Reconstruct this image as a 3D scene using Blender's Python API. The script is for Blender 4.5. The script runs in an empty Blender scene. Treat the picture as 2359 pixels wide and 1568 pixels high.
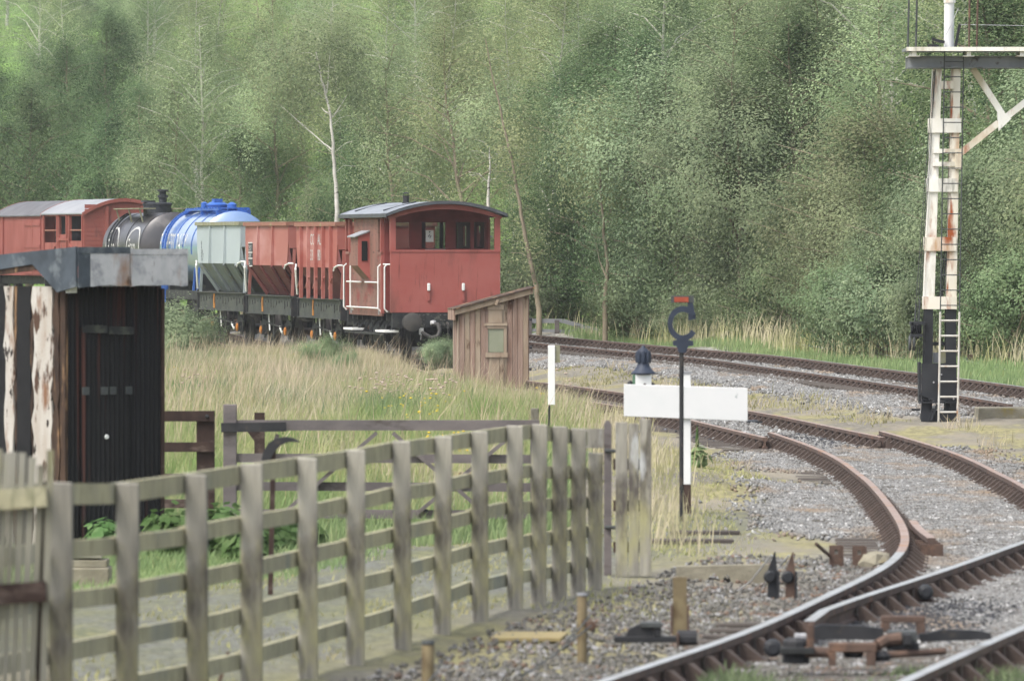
import bpy, math, random
import numpy as np
from mathutils import Vector, Matrix, Euler
C = bpy.context.scene
COL = C.collection
R = math.radians
# ---------------------------------------------------------------- camera, sky, sun, exposure
F, YH, CX, CZ = 17000.0, 560.0, 1179.5, 2.4      # focal length / horizon / centre (in survey pixels), eye height
cd = bpy.data.cameras.new('camera'); cam = bpy.data.objects.new('camera', cd); COL.objects.link(cam)
cam.location = (0, 0, CZ); cam.rotation_euler = (R(90), 0, 0)
cd.sensor_width = 36; cd.lens = 36*F/2359; cd.shift_y = (YH-784)/2359
cd.clip_start = 1; cd.clip_end = 4000
cd.dof.use_dof = True; cd.dof.focus_distance = 140; cd.dof.aperture_fstop = 9
C.camera = cam
SUN_EL, SUN_AZ = 57, 230          # azimuth measured clockwise from the view direction
w = bpy.data.worlds.new("World"); C.world = w; w.use_nodes = True
nt = w.node_tree; bg = nt.nodes['Background']
sky = nt.nodes.new('ShaderNodeTexSky'); sky.sky_type = 'NISHITA'; sky.sun_disc = False
sky.sun_elevation = R(SUN_EL); sky.sun_rotation = R(SUN_AZ); sky.air_density = 1.0; sky.dust_density = 4.0; sky.ozone_density = 1.0
hs_ = nt.nodes.new('ShaderNodeHueSaturation'); hs_.inputs['Saturation'].default_value = 0.45
nt.links.new(sky.outputs[0], hs_.inputs['Color']); nt.links.new(hs_.outputs[0], bg.inputs[0])
bg.inputs[1].default_value = 0.15
sl = bpy.data.lights.new('sun', 'SUN'); sl.energy = 1.3; sl.angle = R(18); sl.color = (1, .95, .87)
so = bpy.data.objects.new('sun', sl); COL.objects.link(so)
so.rotation_euler = (R(90-SUN_EL), 0, R(180-SUN_AZ))
C.view_settings.view_transform = 'Standard'; C.view_settings.look = 'None'; C.view_settings.gamma = 1
C.view_settings.use_curve_mapping = False
C.view_settings.exposure = 1.08
C.cycles.max_bounces = 6; C.cycles.diffuse_bounces = 3; C.cycles.transparent_max_bounces = 12
# ---------------------------------------------------------------- helpers
def W(x, y, p):                    # survey pixel + pixels-per-metre -> world point
    return Vector(((x-CX)/p, F/p, CZ-(y-YH)/p))
def lin(r, g, b, k=0.62):
    f = lambda c: ((c/255+.055)/1.055)**2.4 if c > 10 else c/255/12.92
    return (f(r)*k, f(g)*k, f(b)*k, 1)
def tag(o, label=None, cat=None, group=None, kind=None):
    if label: o['label'] = label
    if cat: o['category'] = cat
    if group: o['group'] = group
    if kind: o['kind'] = kind
    return o
def thing(name, label, cat, loc=(0, 0, 0), rz=0, group=None):
    o = bpy.data.objects.new(name, None); COL.objects.link(o); o.empty_display_size = .2
    o.location = loc; o.rotation_euler = (0, 0, rz)
    return tag(o, label, cat, group)
def link(name, me, m, parent=None):
    o = bpy.data.objects.new(name, me); COL.objects.link(o)
    if m is not None:
        for q in (m if isinstance(m, (list, tuple)) else [m]): me.materials.append(q)
    if parent: o.parent = parent
    return o
def dup(o, parent=None, **kw):
    c = o.copy(); COL.objects.link(c)
    c.parent = parent
    for k, v in kw.items(): setattr(c, k, v)
    for ch in o.children: dup(ch, c)
    return c
def arr(name, V, Fc, m, parent=None, smooth=False):      # numpy arrays -> one mesh object (faces all the same size)
    V = np.asarray(V, np.float32).reshape(-1, 3); Fc = np.asarray(Fc, np.int32); k = Fc.shape[1]
    me = bpy.data.meshes.new(name)
    me.vertices.add(len(V)); me.vertices.foreach_set('co', V.ravel())
    me.loops.add(Fc.size); me.loops.foreach_set('vertex_index', Fc.ravel())
    me.polygons.add(len(Fc)); me.polygons.foreach_set('loop_start', np.arange(0, Fc.size, k, dtype=np.int32))
    me.update(calc_edges=True)
    if smooth: me.polygons.foreach_set('use_smooth', np.ones(len(Fc), bool))
    return link(name, me, m, parent)
class MB:
    def __init__(s): s.v = []; s.f = []; s.mi = []
    def add(s, vs, fs, mi=0):
        b = len(s.v); s.v += [tuple(v) for v in vs]
        s.f += [tuple(b+i for i in f) for f in fs]; s.mi += [mi]*len(fs); return s
    def box(s, x0, x1, y0, y1, z0, z1, mi=0):
        return s.add([(x0,y0,z0),(x1,y0,z0),(x1,y1,z0),(x0,y1,z0),(x0,y0,z1),(x1,y0,z1),(x1,y1,z1),(x0,y1,z1)],
            [(0,3,2,1),(4,5,6,7),(0,1,5,4),(1,2,6,5),(2,3,7,6),(3,0,4,7)], mi)
    def bar(s, p, q, wd, ht, up=(0,0,1), mi=0, w2=None, h2=None):   # rectangular bar p->q
        p, q = Vector(p), Vector(q); d = (q-p).normalized(); u = Vector(up)
        if abs(d.dot(u)) > .98: u = Vector((0,1,0))
        r = d.cross(u).normalized(); u = r.cross(d)
        w2 = wd if w2 is None else w2; h2 = ht if h2 is None else h2
        vs = []
        for c, a, b in ((p, wd, ht), (q, w2, h2)):
            vs += [c-r*a/2-u*b/2, c+r*a/2-u*b/2, c+r*a/2+u*b/2, c-r*a/2+u*b/2]
        return s.add(vs, [(0,1,2,3),(7,6,5,4),(0,4,5,1),(1,5,6,2),(2,6,7,3),(3,7,4,0)], mi)
    def tube(s, pts, r, n=8, mi=0, cap=True):
        pts = [Vector(p) for p in pts]; rr = r if isinstance(r, (list, tuple)) else [r]*len(pts)
        b = len(s.v); prev = None
        for i, p in enumerate(pts):
            d = (pts[min(i+1, len(pts)-1)]-pts[max(i-1, 0)]).normalized()
            if prev is None: a = Vector((0,0,1)) if abs(d.z) < .9 else Vector((1,0,0)); u = d.cross(a).normalized()
            else: u = (prev-d*prev.dot(d)).normalized()
            prev = u; v = d.cross(u)
            for k in range(n):
                t = 2*math.pi*k/n; s.v.append(tuple(p+(u*math.cos(t)+v*math.sin(t))*rr[i]))
        for i in range(len(pts)-1):
            for k in range(n):
                s.f.append((b+i*n+k, b+i*n+(k+1)%n, b+(i+1)*n+(k+1)%n, b+(i+1)*n+k)); s.mi.append(mi)
        if cap:
            s.f.append(tuple(b+k for k in reversed(range(n)))); s.f.append(tuple(b+(len(pts)-1)*n+k for k in range(n))); s.mi += [mi, mi]
        return s
    def prism(s, poly, a0, a1, axis='y', mi=0):     # poly of 2D pts extruded along axis; y:(x,z)  x:(y,z)  z:(x,y)
        n = len(poly); f = {'y': lambda p, a: (p[0], a, p[1]), 'x': lambda p, a: (a, p[0], p[1]), 'z': lambda p, a: (p[0], p[1], a)}[axis]
        vs = [f(p, a0) for p in poly]+[f(p, a1) for p in poly]
        return s.add(vs, [tuple(range(n)), tuple(reversed(range(n, 2*n)))]+[(i, n+i, n+(i+1)%n, (i+1)%n) for i in range(n)], mi)
    def lathe(s, prof, n=16, c=(0,0,0), axis='z', mi=0):   # prof: (r, h)
        b = len(s.v); c = Vector(c)
        for r, h in prof:
            for k in range(n):
                t = 2*math.pi*k/n; q = (r*math.cos(t), r*math.sin(t), h)
                if axis == 'y': q = (q[0], q[2], q[1])
                if axis == 'x': q = (q[2], q[0], q[1])
                s.v.append(tuple(c+Vector(q)))
        for i in range(len(prof)-1):
            for k in range(n): s.f.append((b+i*n+k, b+i*n+(k+1)%n, b+(i+1)*n+(k+1)%n, b+(i+1)*n+k)); s.mi.append(mi)
        s.f.append(tuple(b+k for k in reversed(range(n)))); s.f.append(tuple(b+(len(prof)-1)*n+k for k in range(n))); s.mi += [mi, mi]
        return s
    def build(s, name, m, parent=None, smooth=None, bevel=0):
        me = bpy.data.meshes.new(name); me.from_pydata(s.v, [], s.f); me.update()
        import bmesh
        bm = bmesh.new(); bm.from_mesh(me); 
        for f, i in zip(bm.faces, s.mi): f.material_index = i
        bmesh.ops.recalc_face_normals(bm, faces=bm.faces)
        if bevel: bmesh.ops.bevel(bm, geom=bm.edges[:], offset=bevel, segments=1, affect='EDGES')
        bm.to_mesh(me); bm.free()
        if smooth:
            me.polygons.foreach_set('use_smooth', np.ones(len(me.polygons), bool)); me.set_sharp_from_angle(angle=R(smooth))
        return link(name, me, m, parent)
def holes(x0, x1, z0, z1, hs, y0, y1, mb=None, axis='y'):  # wall panel with rectangular openings, as butted boxes
    mb = mb or MB(); xs = sorted({x0, x1, *[h[0] for h in hs], *[h[1] for h in hs]}); zs = sorted({z0, z1, *[h[2] for h in hs], *[h[3] for h in hs]})
    for i in range(len(xs)-1):
        run = None
        for j in range(len(zs)-1):
            cx, cz = (xs[i]+xs[i+1])/2, (zs[j]+zs[j+1])/2
            inside = any(h[0] < cx < h[1] and h[2] < cz < h[3] for h in hs)
            if not inside: run = (run[0] if run else zs[j], zs[j+1])
            if (inside or j == len(zs)-2) and run:
                if axis == 'y': mb.box(xs[i], xs[i+1], y0, y1, *run)
                else: mb.box(y0, y1, xs[i], xs[i+1], *run)
                run = None
    return mb
# ---------------------------------------------------------------- materials
def mix(nt, fac, a, b):
    n = nt.nodes.new('ShaderNodeMix'); n.data_type = 'RGBA'
    if hasattr(fac, 'is_linked'): nt.links.new(fac, n.inputs[0])
    else: n.inputs[0].default_value = fac
    for s, q in ((6, a), (7, b)):
        if hasattr(q, 'is_linked'): nt.links.new(q, n.inputs[s])
        else: n.inputs[s].default_value = q
    return n.outputs[2]
def noise(nt, scale, st=(1,1,1), lo=.3, hi=.7, detail=6, co='Object', rough=.6, seed=0):
    tc = nt.nodes.new('ShaderNodeTexCoord'); mp = nt.nodes.new('ShaderNodeMapping'); mp.inputs['Scale'].default_value = st
    mp.inputs['Location'].default_value = (seed*3.1, seed*1.7, seed*2.3)
    nt.links.new(tc.outputs[co], mp.inputs[0])
    n = nt.nodes.new('ShaderNodeTexNoise'); n.inputs['Scale'].default_value = scale; n.inputs['Detail'].default_value = detail; n.inputs['Roughness'].default_value = rough
    nt.links.new(mp.outputs[0], n.inputs['Vector'])
    r = nt.nodes.new('ShaderNodeMapRange'); r.inputs[1].default_value = .5+(lo-.5)*.6; r.inputs[2].default_value = .5+(hi-.5)*.6; r.clamp = True
    nt.links.new(n.outputs['Fac'], r.inputs[0]); return r.outputs[0]
def objrand(nt, lo, hi):
    oi = nt.nodes.new('ShaderNodeObjectInfo'); r = nt.nodes.new('ShaderNodeMapRange'); r.inputs[3].default_value = lo; r.inputs[4].default_value = hi
    nt.links.new(oi.outputs['Random'], r.inputs[0]); return r.outputs[0]
def mat(name, a, b=None, scale=4, st=(1,1,1), rough=.75, metal=0, bump=0, bs=25, bst=(1,1,1), layers=(), rnd=0, spec=.3, lo=.3, hi=.7):
    m = bpy.data.materials.new(name); m.use_nodes = True; nt = m.node_tree; P = nt.nodes['Principled BSDF']
    P.inputs['Roughness'].default_value = rough; P.inputs['Metallic'].default_value = metal; P.inputs['Specular IOR Level'].default_value = spec
    col = a
    if b: col = mix(nt, noise(nt, scale, st, lo, hi), a, b)
    for i, (c, s, l, h, t) in enumerate(layers): col = mix(nt, noise(nt, s, t, l, h, seed=i+1), col, c)
    if rnd:
        hsv = nt.nodes.new('ShaderNodeHueSaturation'); nt.links.new(objrand(nt, 1-rnd, 1+rnd), hsv.inputs['Value'])
        if hasattr(col, 'is_linked'): nt.links.new(col, hsv.inputs['Color'])
        else: hsv.inputs['Color'].default_value = col
        col = hsv.outputs[0]
    if hasattr(col, 'is_linked'): nt.links.new(col, P.inputs['Base Color'])
    else: P.inputs['Base Color'].default_value = col
    if bump:
        bn = nt.nodes.new('ShaderNodeBump'); bn.inputs['Strength'].default_value = bump; bn.inputs['Distance'].default_value = .02
        nt.links.new(noise(nt, bs, bst, 0, 1, seed=7), bn.inputs['Height']); nt.links.new(bn.outputs[0], P.inputs['Normal'])
    return m
def leafmat(name, a, b, c, scale=1.2, trans=.42, rnd=.2, hue=.014, co='Object', st=(1,1,1)):
    m = bpy.data.materials.new(name); m.use_nodes = True; nt = m.node_tree; P = nt.nodes['Principled BSDF']
    P.inputs['Roughness'].default_value = .8; P.inputs['Specular IOR Level'].default_value = .08
    col = mix(nt, noise(nt, scale*.75, st, lo=.36, hi=.64, co=co, detail=4), a, b)  # dark-light clump tone; in tree crowns it stands in for shaded gaps
    col = mix(nt, noise(nt, scale*4, st, lo=.5, hi=.85, co=co, detail=3, seed=2), col, c)
    hsv = nt.nodes.new('ShaderNodeHueSaturation')
    hsv.inputs['Saturation'].default_value = .86; nt.links.new(objrand(nt, .5-hue, .5+hue), hsv.inputs['Hue']); nt.links.new(objrand(nt, 1-rnd, 1+rnd), hsv.inputs['Value']); nt.links.new(col, hsv.inputs['Color'])
    nt.links.new(hsv.outputs[0], P.inputs['Base Color'])
    T = nt.nodes.new('ShaderNodeBsdfTranslucent'); nt.links.new(hsv.outputs[0], T.inputs['Color'])
    mx = nt.nodes.new('ShaderNodeMixShader'); mx.inputs[0].default_value = trans
    nt.links.new(P.outputs[0], mx.inputs[1]); nt.links.new(T.outputs[0], mx.inputs[2])
    nt.links.new(mx.outputs[0], nt.nodes['Material Output'].inputs['Surface']); return m
L = lin
M = {}
M['van_red'] = mat('van_red_paint', L(182,98,90), L(190,110,102), 1.2, rough=.55, bump=.04, bs=3, layers=[(L(152,92,82), 2.5, .56, .9, (1,1,.3)), (L(132,78,66), 9, .68, .9, (1,1,.12))])
M['van_dark'] = mat('van_inner_red', L(156,74,68), L(132,62,58), 2, rough=.6)
M['van_brown'] = mat('van_side_faded', L(142,106,94), L(164,116,104), 1.6, (1,1,.5), rough=.7, layers=[(L(146,72,66), 1.1, .58, .75, (1,1,1)), (L(96,76,68), 6, .62, .8, (.6,.6,3))])
M['hop_red'] = mat('hopper_red', L(192,124,114), L(182,110,100), 1, (1,.3,.4), rough=.6, layers=[(L(160,94,84), 3, .64, 1, (1,.15,.25)), (L(208,152,146), .9, .55, .85, (1,.3,1))])
M['hop_red2'] = mat('hopper_red_bright', L(188,112,102), L(178,98,88), 1, (1,.3,.3), rough=.6, layers=[(L(150,84,72), 3, .64, 1, (1,.2,.25)), (L(208,144,136), .9, .55, .8, (1,.3,1))])
M['hop_shade'] = mat('hopper_red_shaded', L(128,72,68), L(112,64,60), 3, (1,1,.3), rough=.8)  # darker body red: shade below the hopper knuckle painted into the chute
M['hop_grey'] = mat('hopper_grey', L(196,208,212), L(186,198,202), 1, (1,.3,.4), rough=.6, layers=[(L(160,168,160), 4, .66, 1, (1,.15,.2))])
M['hop_gshade'] = mat('hopper_grey_shaded', L(136,146,146), L(122,132,130), 3, (1,1,.3), rough=.75, layers=[(L(120,118,84), 3, .62, .8, (1,1,1))])  # darker body grey: the chute colour carries the shade below the knuckle
M['rim'] = mat('hopper_rim', L(160,116,98), L(176,120,104), 3, rough=.8, layers=[(L(168,160,120), 2, .6, .75, (1,1,1))])
M['rim_g'] = mat('hopper_rim_mossy', L(168,170,150), L(150,146,110), 3, rough=.8)
M['white'] = mat('white_paint', L(244,244,242), L(232,234,232), 3, rough=.5, k=1) if False else mat('white_paint', (.74,.74,.73,1), (.66,.67,.66,1), 3, rough=.5)
M['board'] = mat('signboard_white', (.68,.68,.68,1), (.64,.65,.65,1), 3, rough=.45, layers=[(L(206,210,204), 2.5, .6, 1.0, (1,1,.5)), (L(180,190,190), 7, .84, .95, (1,1,1))])
M['black'] = mat('black_iron', L(44,46,50), L(64,64,66), 5, rough=.6, layers=[(L(88,80,72), 8, .62, .8, (1,1,1))])
M['blackw'] = mat('wagon_underframe', L(66,68,66), L(44,46,48), 4, rough=.75, layers=[(L(96,98,88), 6, .58, .75, (1,1,1))])
M['solebar'] = mat('solebar_grey_black', L(92,96,88), L(70,74,72), 3, rough=.75, layers=[(L(54,56,56), 7, .6, .75, (1,1,1))])
M['wheel'] = mat('wheel_steel_dark', L(74,74,74), L(92,88,84), 5, rough=.7)
M['roof'] = mat('van_roof_grey', L(150,156,164), L(166,172,180), 1.2, rough=.55, layers=[(L(120,124,130), 2, .6, .8, (1,.3,1))])
M['roofedge'] = mat('roof_edge_dark', L(84,88,94), L(100,104,110), 3, rough=.6)
M['roofdark'] = mat('roof_charcoal', L(108,108,112), L(126,126,130), 1.4, rough=.75)
M['rooflight'] = mat('roof_light_grey', L(176,178,182), L(160,163,168), 1.0, rough=.6)
M['cattle'] = mat('cattle_van_red', L(166,92,82), L(176,106,96), 1.5, (1,1,.5), rough=.7, layers=[(L(140,86,76), 4, .62, .8, (1,1,.3))])
M['box'] = mat('box_van_red', L(170,98,90), L(156,84,76), 1.3, (1,1,.5), rough=.7)
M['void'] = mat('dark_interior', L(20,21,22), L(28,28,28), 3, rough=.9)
M['blue'] = mat('tank_blue', L(120,160,220), L(140,176,228), 1.2, rough=.28, spec=.9)
M['blue'].node_tree.nodes['Principled BSDF'].inputs['Coat Weight'].default_value = 1; M['blue'].node_tree.nodes['Principled BSDF'].inputs['Coat IOR'].default_value = 1.9; M['blue'].node_tree.nodes['Principled BSDF'].inputs['Coat Roughness'].default_value = .12
M['bluef'] = mat('frame_blue', L(70,122,214), L(58,106,192), 3, rough=.45)
M['tankblk'] = mat('tank_black', L(60,58,62), L(80,76,80), 1.4, rough=.32, spec=.7, layers=[(L(110,106,104), 2.2, .6, .8, (1,1,1))])
M['tankblk2'] = mat('tank_fittings_black', L(50,54,60), L(70,74,80), 5, rough=.6)
M['letter'] = mat('lettering_white', (.58,.58,.57,1), (.46,.46,.45,1), 6, rough=.6)
M['letterd'] = mat('lettering_dark', L(70,76,80), rough=.6)
M['orange'] = mat('orange_paint', L(214,146,60), L(196,120,44), 5, rough=.6)
M['glass'] = bpy.data.materials.new('window_glass')
def glass():
    m = M['glass']; m.use_nodes = True; nt = m.node_tree; P = nt.nodes['Principled BSDF']; P.inputs['Base Color'].default_value = (.03,.04,.04,1); P.inputs['Roughness'].default_value = .06
    T = nt.nodes.new('ShaderNodeBsdfTransparent'); mx = nt.nodes.new('ShaderNodeMixShader'); mx.inputs[0].default_value = .22
    nt.links.new(T.outputs[0], mx.inputs[1]); nt.links.new(P.outputs[0], mx.inputs[2]); nt.links.new(mx.outputs[0], nt.nodes['Material Output'].inputs['Surface'])
glass()
M['pane'] = mat('dusty_pane', L(172,176,152), L(160,165,140), 3, rough=.35)
GW = (1,1,.12)
M['fence'] = mat('fence_timber', L(188,184,170), L(156,152,142), 14, (1,1,.10), rough=.85, bump=.3, bs=60, bst=GW, rnd=.2, layers=[(L(186,182,138), 3.5, .5, .72, (1,1,.35)), (L(104,98,92), 4.5, .56, .8, (1,1,.35)), (L(84,78,70), 11, .62, .8, (1,1,.12)), (L(212,214,212), 5, .62, .8, (1,1,.3))])
M['fencerail'] = mat('fence_rail_timber', L(206,200,164), L(184,180,152), 3, rough=.85, bump=.25, bs=40, rnd=.06, layers=[(L(146,146,116), 26, .55, .75, (1,1,.15)), (L(150,158,150), 1.2, .6, .9, (1,1,1))])
M['pale'] = mat('pale_timber', L(176,174,162), L(150,148,128), 5, (1,1,.2), rough=.85, bump=.3, bs=50, bst=GW, rnd=.12, layers=[(L(168,166,118), 3, .5, .7, (1,1,.3)), (L(70,62,54), 4, .62, .78, (1,1,.25))])
M['gate'] = mat('gate_timber', L(140,132,130), L(116,110,110), 5, (.3,1,1), rough=.85, bump=.2, bs=40, rnd=.08, layers=[(L(90,82,78), 6, .6, .78, (.3,1,1))])
M['darkwood'] = mat('dark_stained_timber', L(84,66,58), L(60,46,42), 6, (1,1,.5), rough=.85, rnd=.1, layers=[(L(120,104,96), 7, .62, .8, (.4,1,1))])
M['hutwood'] = mat('hut_plank_brown', L(186,160,144), L(152,124,108), 9, (1,1,.08), rough=.85, bump=.3, bs=50, bst=GW, rnd=.14, layers=[(L(96,66,48), 3.2, .62, .74, (1,1,.25)), (L(186,168,150), 4, .58, .75, (1,1,.1))])
M['hutlight'] = mat('hut_batten_light', L(190,172,150), L(168,146,124), 5, (1,1,.2), rough=.85, rnd=.08, layers=[(L(110,84,66), 6, .66, .8, (1,1,.3))])
M['corr'] = mat('corrugated_black', L(22,23,25), L(32,32,35), 4, (1,1,.1), rough=.6, layers=[(L(76,40,32), 9, .6, .72, (1,1,.03)), (L(70,74,80), 4, .66, .8, (1,1,.05))])
M['peel'] = mat('peeled_board', L(224,220,212), L(202,192,180), 6, (1,1,.25), rough=.85, bump=.2, bs=40, layers=[(L(150,112,86), 5, .54, .72, (1,1,.3)), (L(96,72,58), 6, .62, .72, (1,1,.4)), (L(52,44,40), 8, .68, .74, (1,1,.5))])
M['tarboard'] = mat('tarred_board', L(24,25,27), L(34,34,36), 5, rough=.7)
M['barkboard'] = mat('bark_edge_board', L(92,72,58), L(58,46,40), 7, (1,1,.3), rough=.9, layers=[(L(176,140,104), 5, .56, .7, (1,1,.2))])
M['felt'] = mat('roofing_felt_blue', L(92,102,112), L(68,76,84), 3, rough=.7, layers=[(L(120,128,134), 4, .58, .75, (1,1,1))])
M['galv'] = mat('galvanised_sheet', L(226,226,228), L(196,198,202), 4, (1,1,.6), rough=.6, layers=[(L(170,172,178), 9, .5, .8, (1,1,1)), (L(170,134,108), 4, .6, .85, (1,1,.4)), (L(96,70,56), 6, .70, .8, (1,1,.4))])
M['rail_side'] = mat('rail_rust', L(118,98,88), L(94,80,74), 6, rough=.85, layers=[(L(140,104,86), 3, .6, .8, (1,1,1))])
M['rail_bright'] = mat('rail_worn_top', L(232,232,232), L(206,202,198), 2, rough=.28, metal=.6)
M['rail_rusty'] = mat('rail_rusty_top', L(184,162,150), L(160,138,126), 3, rough=.55, layers=[(L(176,132,96), 1.5, .58, .75, (1,1,1))])
M['chair'] = mat('cast_chair', L(112,98,90), L(88,76,70), 6, rough=.9, rnd=.12)
M['sleeper'] = mat('sleeper_timber', L(112,104,96), L(84,78,74), 6, (.2,1,1), rough=.9, rnd=.14)
M['rust'] = mat('rusty_steel', L(120,98,86), L(92,76,68), 7, rough=.85, layers=[(L(146,114,94), 5, .6, .8, (1,1,1))])
M['sigwhite'] = mat('signal_cream_paint', L(250,249,244,.8), L(240,236,222,.8), 2.2, (1,1,.35), rough=.6, layers=[(L(206,194,164), 2.0, .54, .76, (1,1,.3)), (L(186,116,68), 4.5, .62, .84, (1,1,.25)), (L(150,150,140), 8, .6, .9, (1,1,.2))])
M['sigrust'] = mat('signal_rusty_paint', L(246,242,232,.78), L(236,228,208,.78), 2.2, (1,1,.3), rough=.65, layers=[(L(208,160,110), 2.6, .54, .8, (1,1,.3)), (L(184,98,50), 5, .57, .76, (1,1,.25))])
M['sigsteel'] = mat('signal_beam_grey', L(140,146,150), L(166,170,172), 1.5, (1,1,.4), rough=.5, metal=.3, layers=[(L(90,84,78), 4, .62, .75, (1,1,1))])
M['sigblack'] = mat('signal_base_black', L(44,47,52), L(58,60,64), 3, rough=.55)
M['ladder_w'] = mat('ladder_white', L(220,214,200), L(236,234,228), 6, rough=.6, layers=[(L(176,122,66), 5, .64, .72, (1,1,.3))])
M['ladder_d'] = mat('ladder_dark', L(92,96,96), L(76,80,80), 5, rough=.6)
M['dkblue'] = mat('dark_blue_paint', L(64,74,92), L(52,60,76), 6, rough=.55)
M['green'] = mat('lamp_green', L(110,148,120), L(96,134,108), 5, rough=.5)
M['redstripe'] = mat('red_orange_panel', L(196,104,74), L(180,84,60), 8, rough=.55)
M['mossy'] = mat('mossy_timber', L(152,138,106), L(130,116,90), 6, rough=.9, layers=[(L(110,94,70), 6, .6, .75, (1,1,.4))])
M['plank'] = mat('yellow_plank', L(186,172,124), L(168,152,110), 5, (.3,1,1), rough=.85)
M['conc'] = mat('weathered_concrete', L(172,166,146), L(148,142,124), 6, rough=.9, bump=.3, bs=30, layers=[(L(156,142,92), 3, .55, .75, (1,1,1))])
M['stone'] = mat('ballast_stone', L(170,170,168), L(132,132,130), 9, rough=.85, layers=[(L(104,100,94), 5, .56, .7, (1,1,1)), (L(222,222,220), 7, .64, .74, (1,1,1)), (L(160,142,122), 1.1, .55, .8, (1,.3,1))])
M['stone2'] = mat('ballast_stone_dark', L(140,138,130), L(104,102,98), 9, rough=.85, layers=[(L(176,176,176), 6, .58, .66, (1,1,1)), (L(140,116,100), 4, .62, .72, (1,1,1))])
M['stonew'] = mat('pale_stone', L(224,218,204), L(200,194,182), 6, rough=.85)
M['silver'] = mat('birch_bark', L(244,240,230), L(226,220,208), 4, (1,1,2), rough=.8, layers=[(L(120,114,104), 3, .66, .76, (1,1,3))])
M['bark'] = mat('grey_brown_bark', L(186,172,148), L(150,138,118), 4, (1,1,.5), rough=.9)
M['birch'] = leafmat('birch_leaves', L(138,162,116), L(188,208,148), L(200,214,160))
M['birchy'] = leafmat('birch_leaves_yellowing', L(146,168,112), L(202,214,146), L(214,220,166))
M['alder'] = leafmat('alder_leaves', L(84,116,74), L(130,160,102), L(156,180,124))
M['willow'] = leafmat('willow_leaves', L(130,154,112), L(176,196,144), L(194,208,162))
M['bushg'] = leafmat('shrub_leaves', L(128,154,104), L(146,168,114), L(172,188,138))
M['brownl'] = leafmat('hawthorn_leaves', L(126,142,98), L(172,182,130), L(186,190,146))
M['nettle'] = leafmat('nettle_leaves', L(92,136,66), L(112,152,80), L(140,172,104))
M['straw'] = leafmat('dry_grass', L(236,220,182), L(206,204,136), L(244,228,200), .9, .3, st=(1,.16,1))
M['strawb'] = leafmat('dry_seed_heads', L(222,196,168), L(198,172,142), L(232,212,184), .9, .3, st=(1,.16,1))
M['gmid'] = leafmat('meadow_grass', L(204,208,136), L(148,182,96), L(214,216,160), .9, .35, st=(1,.16,1))
M['gbright'] = leafmat('verge_grass', L(166,192,122), L(150,178,112), L(192,204,140), .35, .4)
M['gmoss'] = leafmat('thin_yellow_grass', L(190,184,124), L(176,176,110), L(206,192,138), .4, .3)
M['yflower'] = mat('ragwort_yellow', L(236,208,60), rough=.7)
M['oil'] = mat('oil_blackened_stone', L(66,66,68), L(44,44,48), 9, rough=.5, layers=[(L(120,122,128), 6, .62, .74, (1,1,1))])
M['wflower'] = mat('white_flower_heads', L(214,196,180), L(190,168,150), 8, rough=.9)
# ---------------------------------------------------------------- tracks: paths first, then the ground that follows them
rng = np.random.default_rng(5)
def hs(d): return float(np.interp(d, [30,37,60,80,95,105,135,160,177,190,205,215,226,240,300], [2.18,2.22,2.35,2.47,2.47,2.47,2.58,2.78,2.93,2.87,2.8,2.6,2.35,2.25,2.2]))
def onrail(x, y, hf=hs):
    d = 80.
    for _ in range(60): d = .5*d+.5*F*hf(d)/(y-YH)
    return ((x-CX)*d/F, d)
def z7(x, y): return (1382.2+x*.4140, 921.5+y*.4140)
def smooth_path(pts, step=.5):
    pts = np.array(pts, float); 
    s = np.r_[0, np.cumsum(np.hypot(*np.diff(pts, axis=0).T))]
    n = max(4, int(s[-1]/step)); q = np.linspace(0, s[-1], n)
    P = np.c_[np.interp(q, s, pts[:,0]), np.interp(q, s, pts[:,1])]
    for _ in range(int(9/step)):
        P[1:-1] = .25*P[:-2]+.5*P[1:-1]+.25*P[2:]
    return P
def offset(P, o):
    t = np.gradient(P, axis=0); t /= np.hypot(t[:,0], t[:,1])[:,None]
    return P+np.c_[t[:,1], -t[:,0]]*o       # to the right of the direction of travel
A_L = smooth_path([onrail(*z7(*p)) for p in [(-900,1930),(-500,1740),(0,1560),(200,1500),(450,1415),(700,1335),(950,1235),(1100,1165),(1250,1090),(1380,1030),(1480,985),(1560,945),(1640,890),(1690,830),(1705,770),(1690,710),(1640,625),(1580,545),(1500,455),(1400,375),(1300,310),(1150,245),(1040,208),(930,172)]])
if A_L[0,1] > A_L[-1,1]: A_L = A_L[::-1]
S_R = smooth_path([(-14.6,252),(-11.0,230),(-7.1,208),(-4.0,193),(-1.75,181),(-.85,172),(-.3,158),(.35,140),(1.9,125.6),(3.5,110),(4.45,97.4),(4.72,94.0)][::-1])
S_L = offset(S_R, -1.505)
A_Rfull = offset(A_L, 1.505)
B_far = [onrail(*z7(*p)) for p in [(1250,1165),(1400,1105),(1600,1045),(1750,1000),(1900,950),(2100,880),(2359,785),(2700,672),(3000,585)]]
B_L0 = smooth_path(B_far)
i0 = int(np.argmin(abs(A_L[:,1]-43)))
B_Rpath = smooth_path(list(map(tuple, A_Rfull[:i0:2]))+[tuple(p) for p in offset(B_L0, 1.505)[6::3]])
HM = 2.33
def hm(d): return HM
M_R = smooth_path([onrail(x, y, hm) for x, y in [(900,751),(1060,758.5),(1216,769.6),(1430,788),(1600,803),(1786,818),(2000,845),(2180,867),(2359,890.5),(2560,921)]][::-1])
ext = M_R[-1]+np.outer(np.arange(1, 24)*4.0, (M_R[-1]-M_R[-9])/np.linalg.norm(M_R[-1]-M_R[-9]))
M_R = smooth_path(np.r_[M_R[::4], ext]); M_L = offset(M_R, -1.505)
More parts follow.
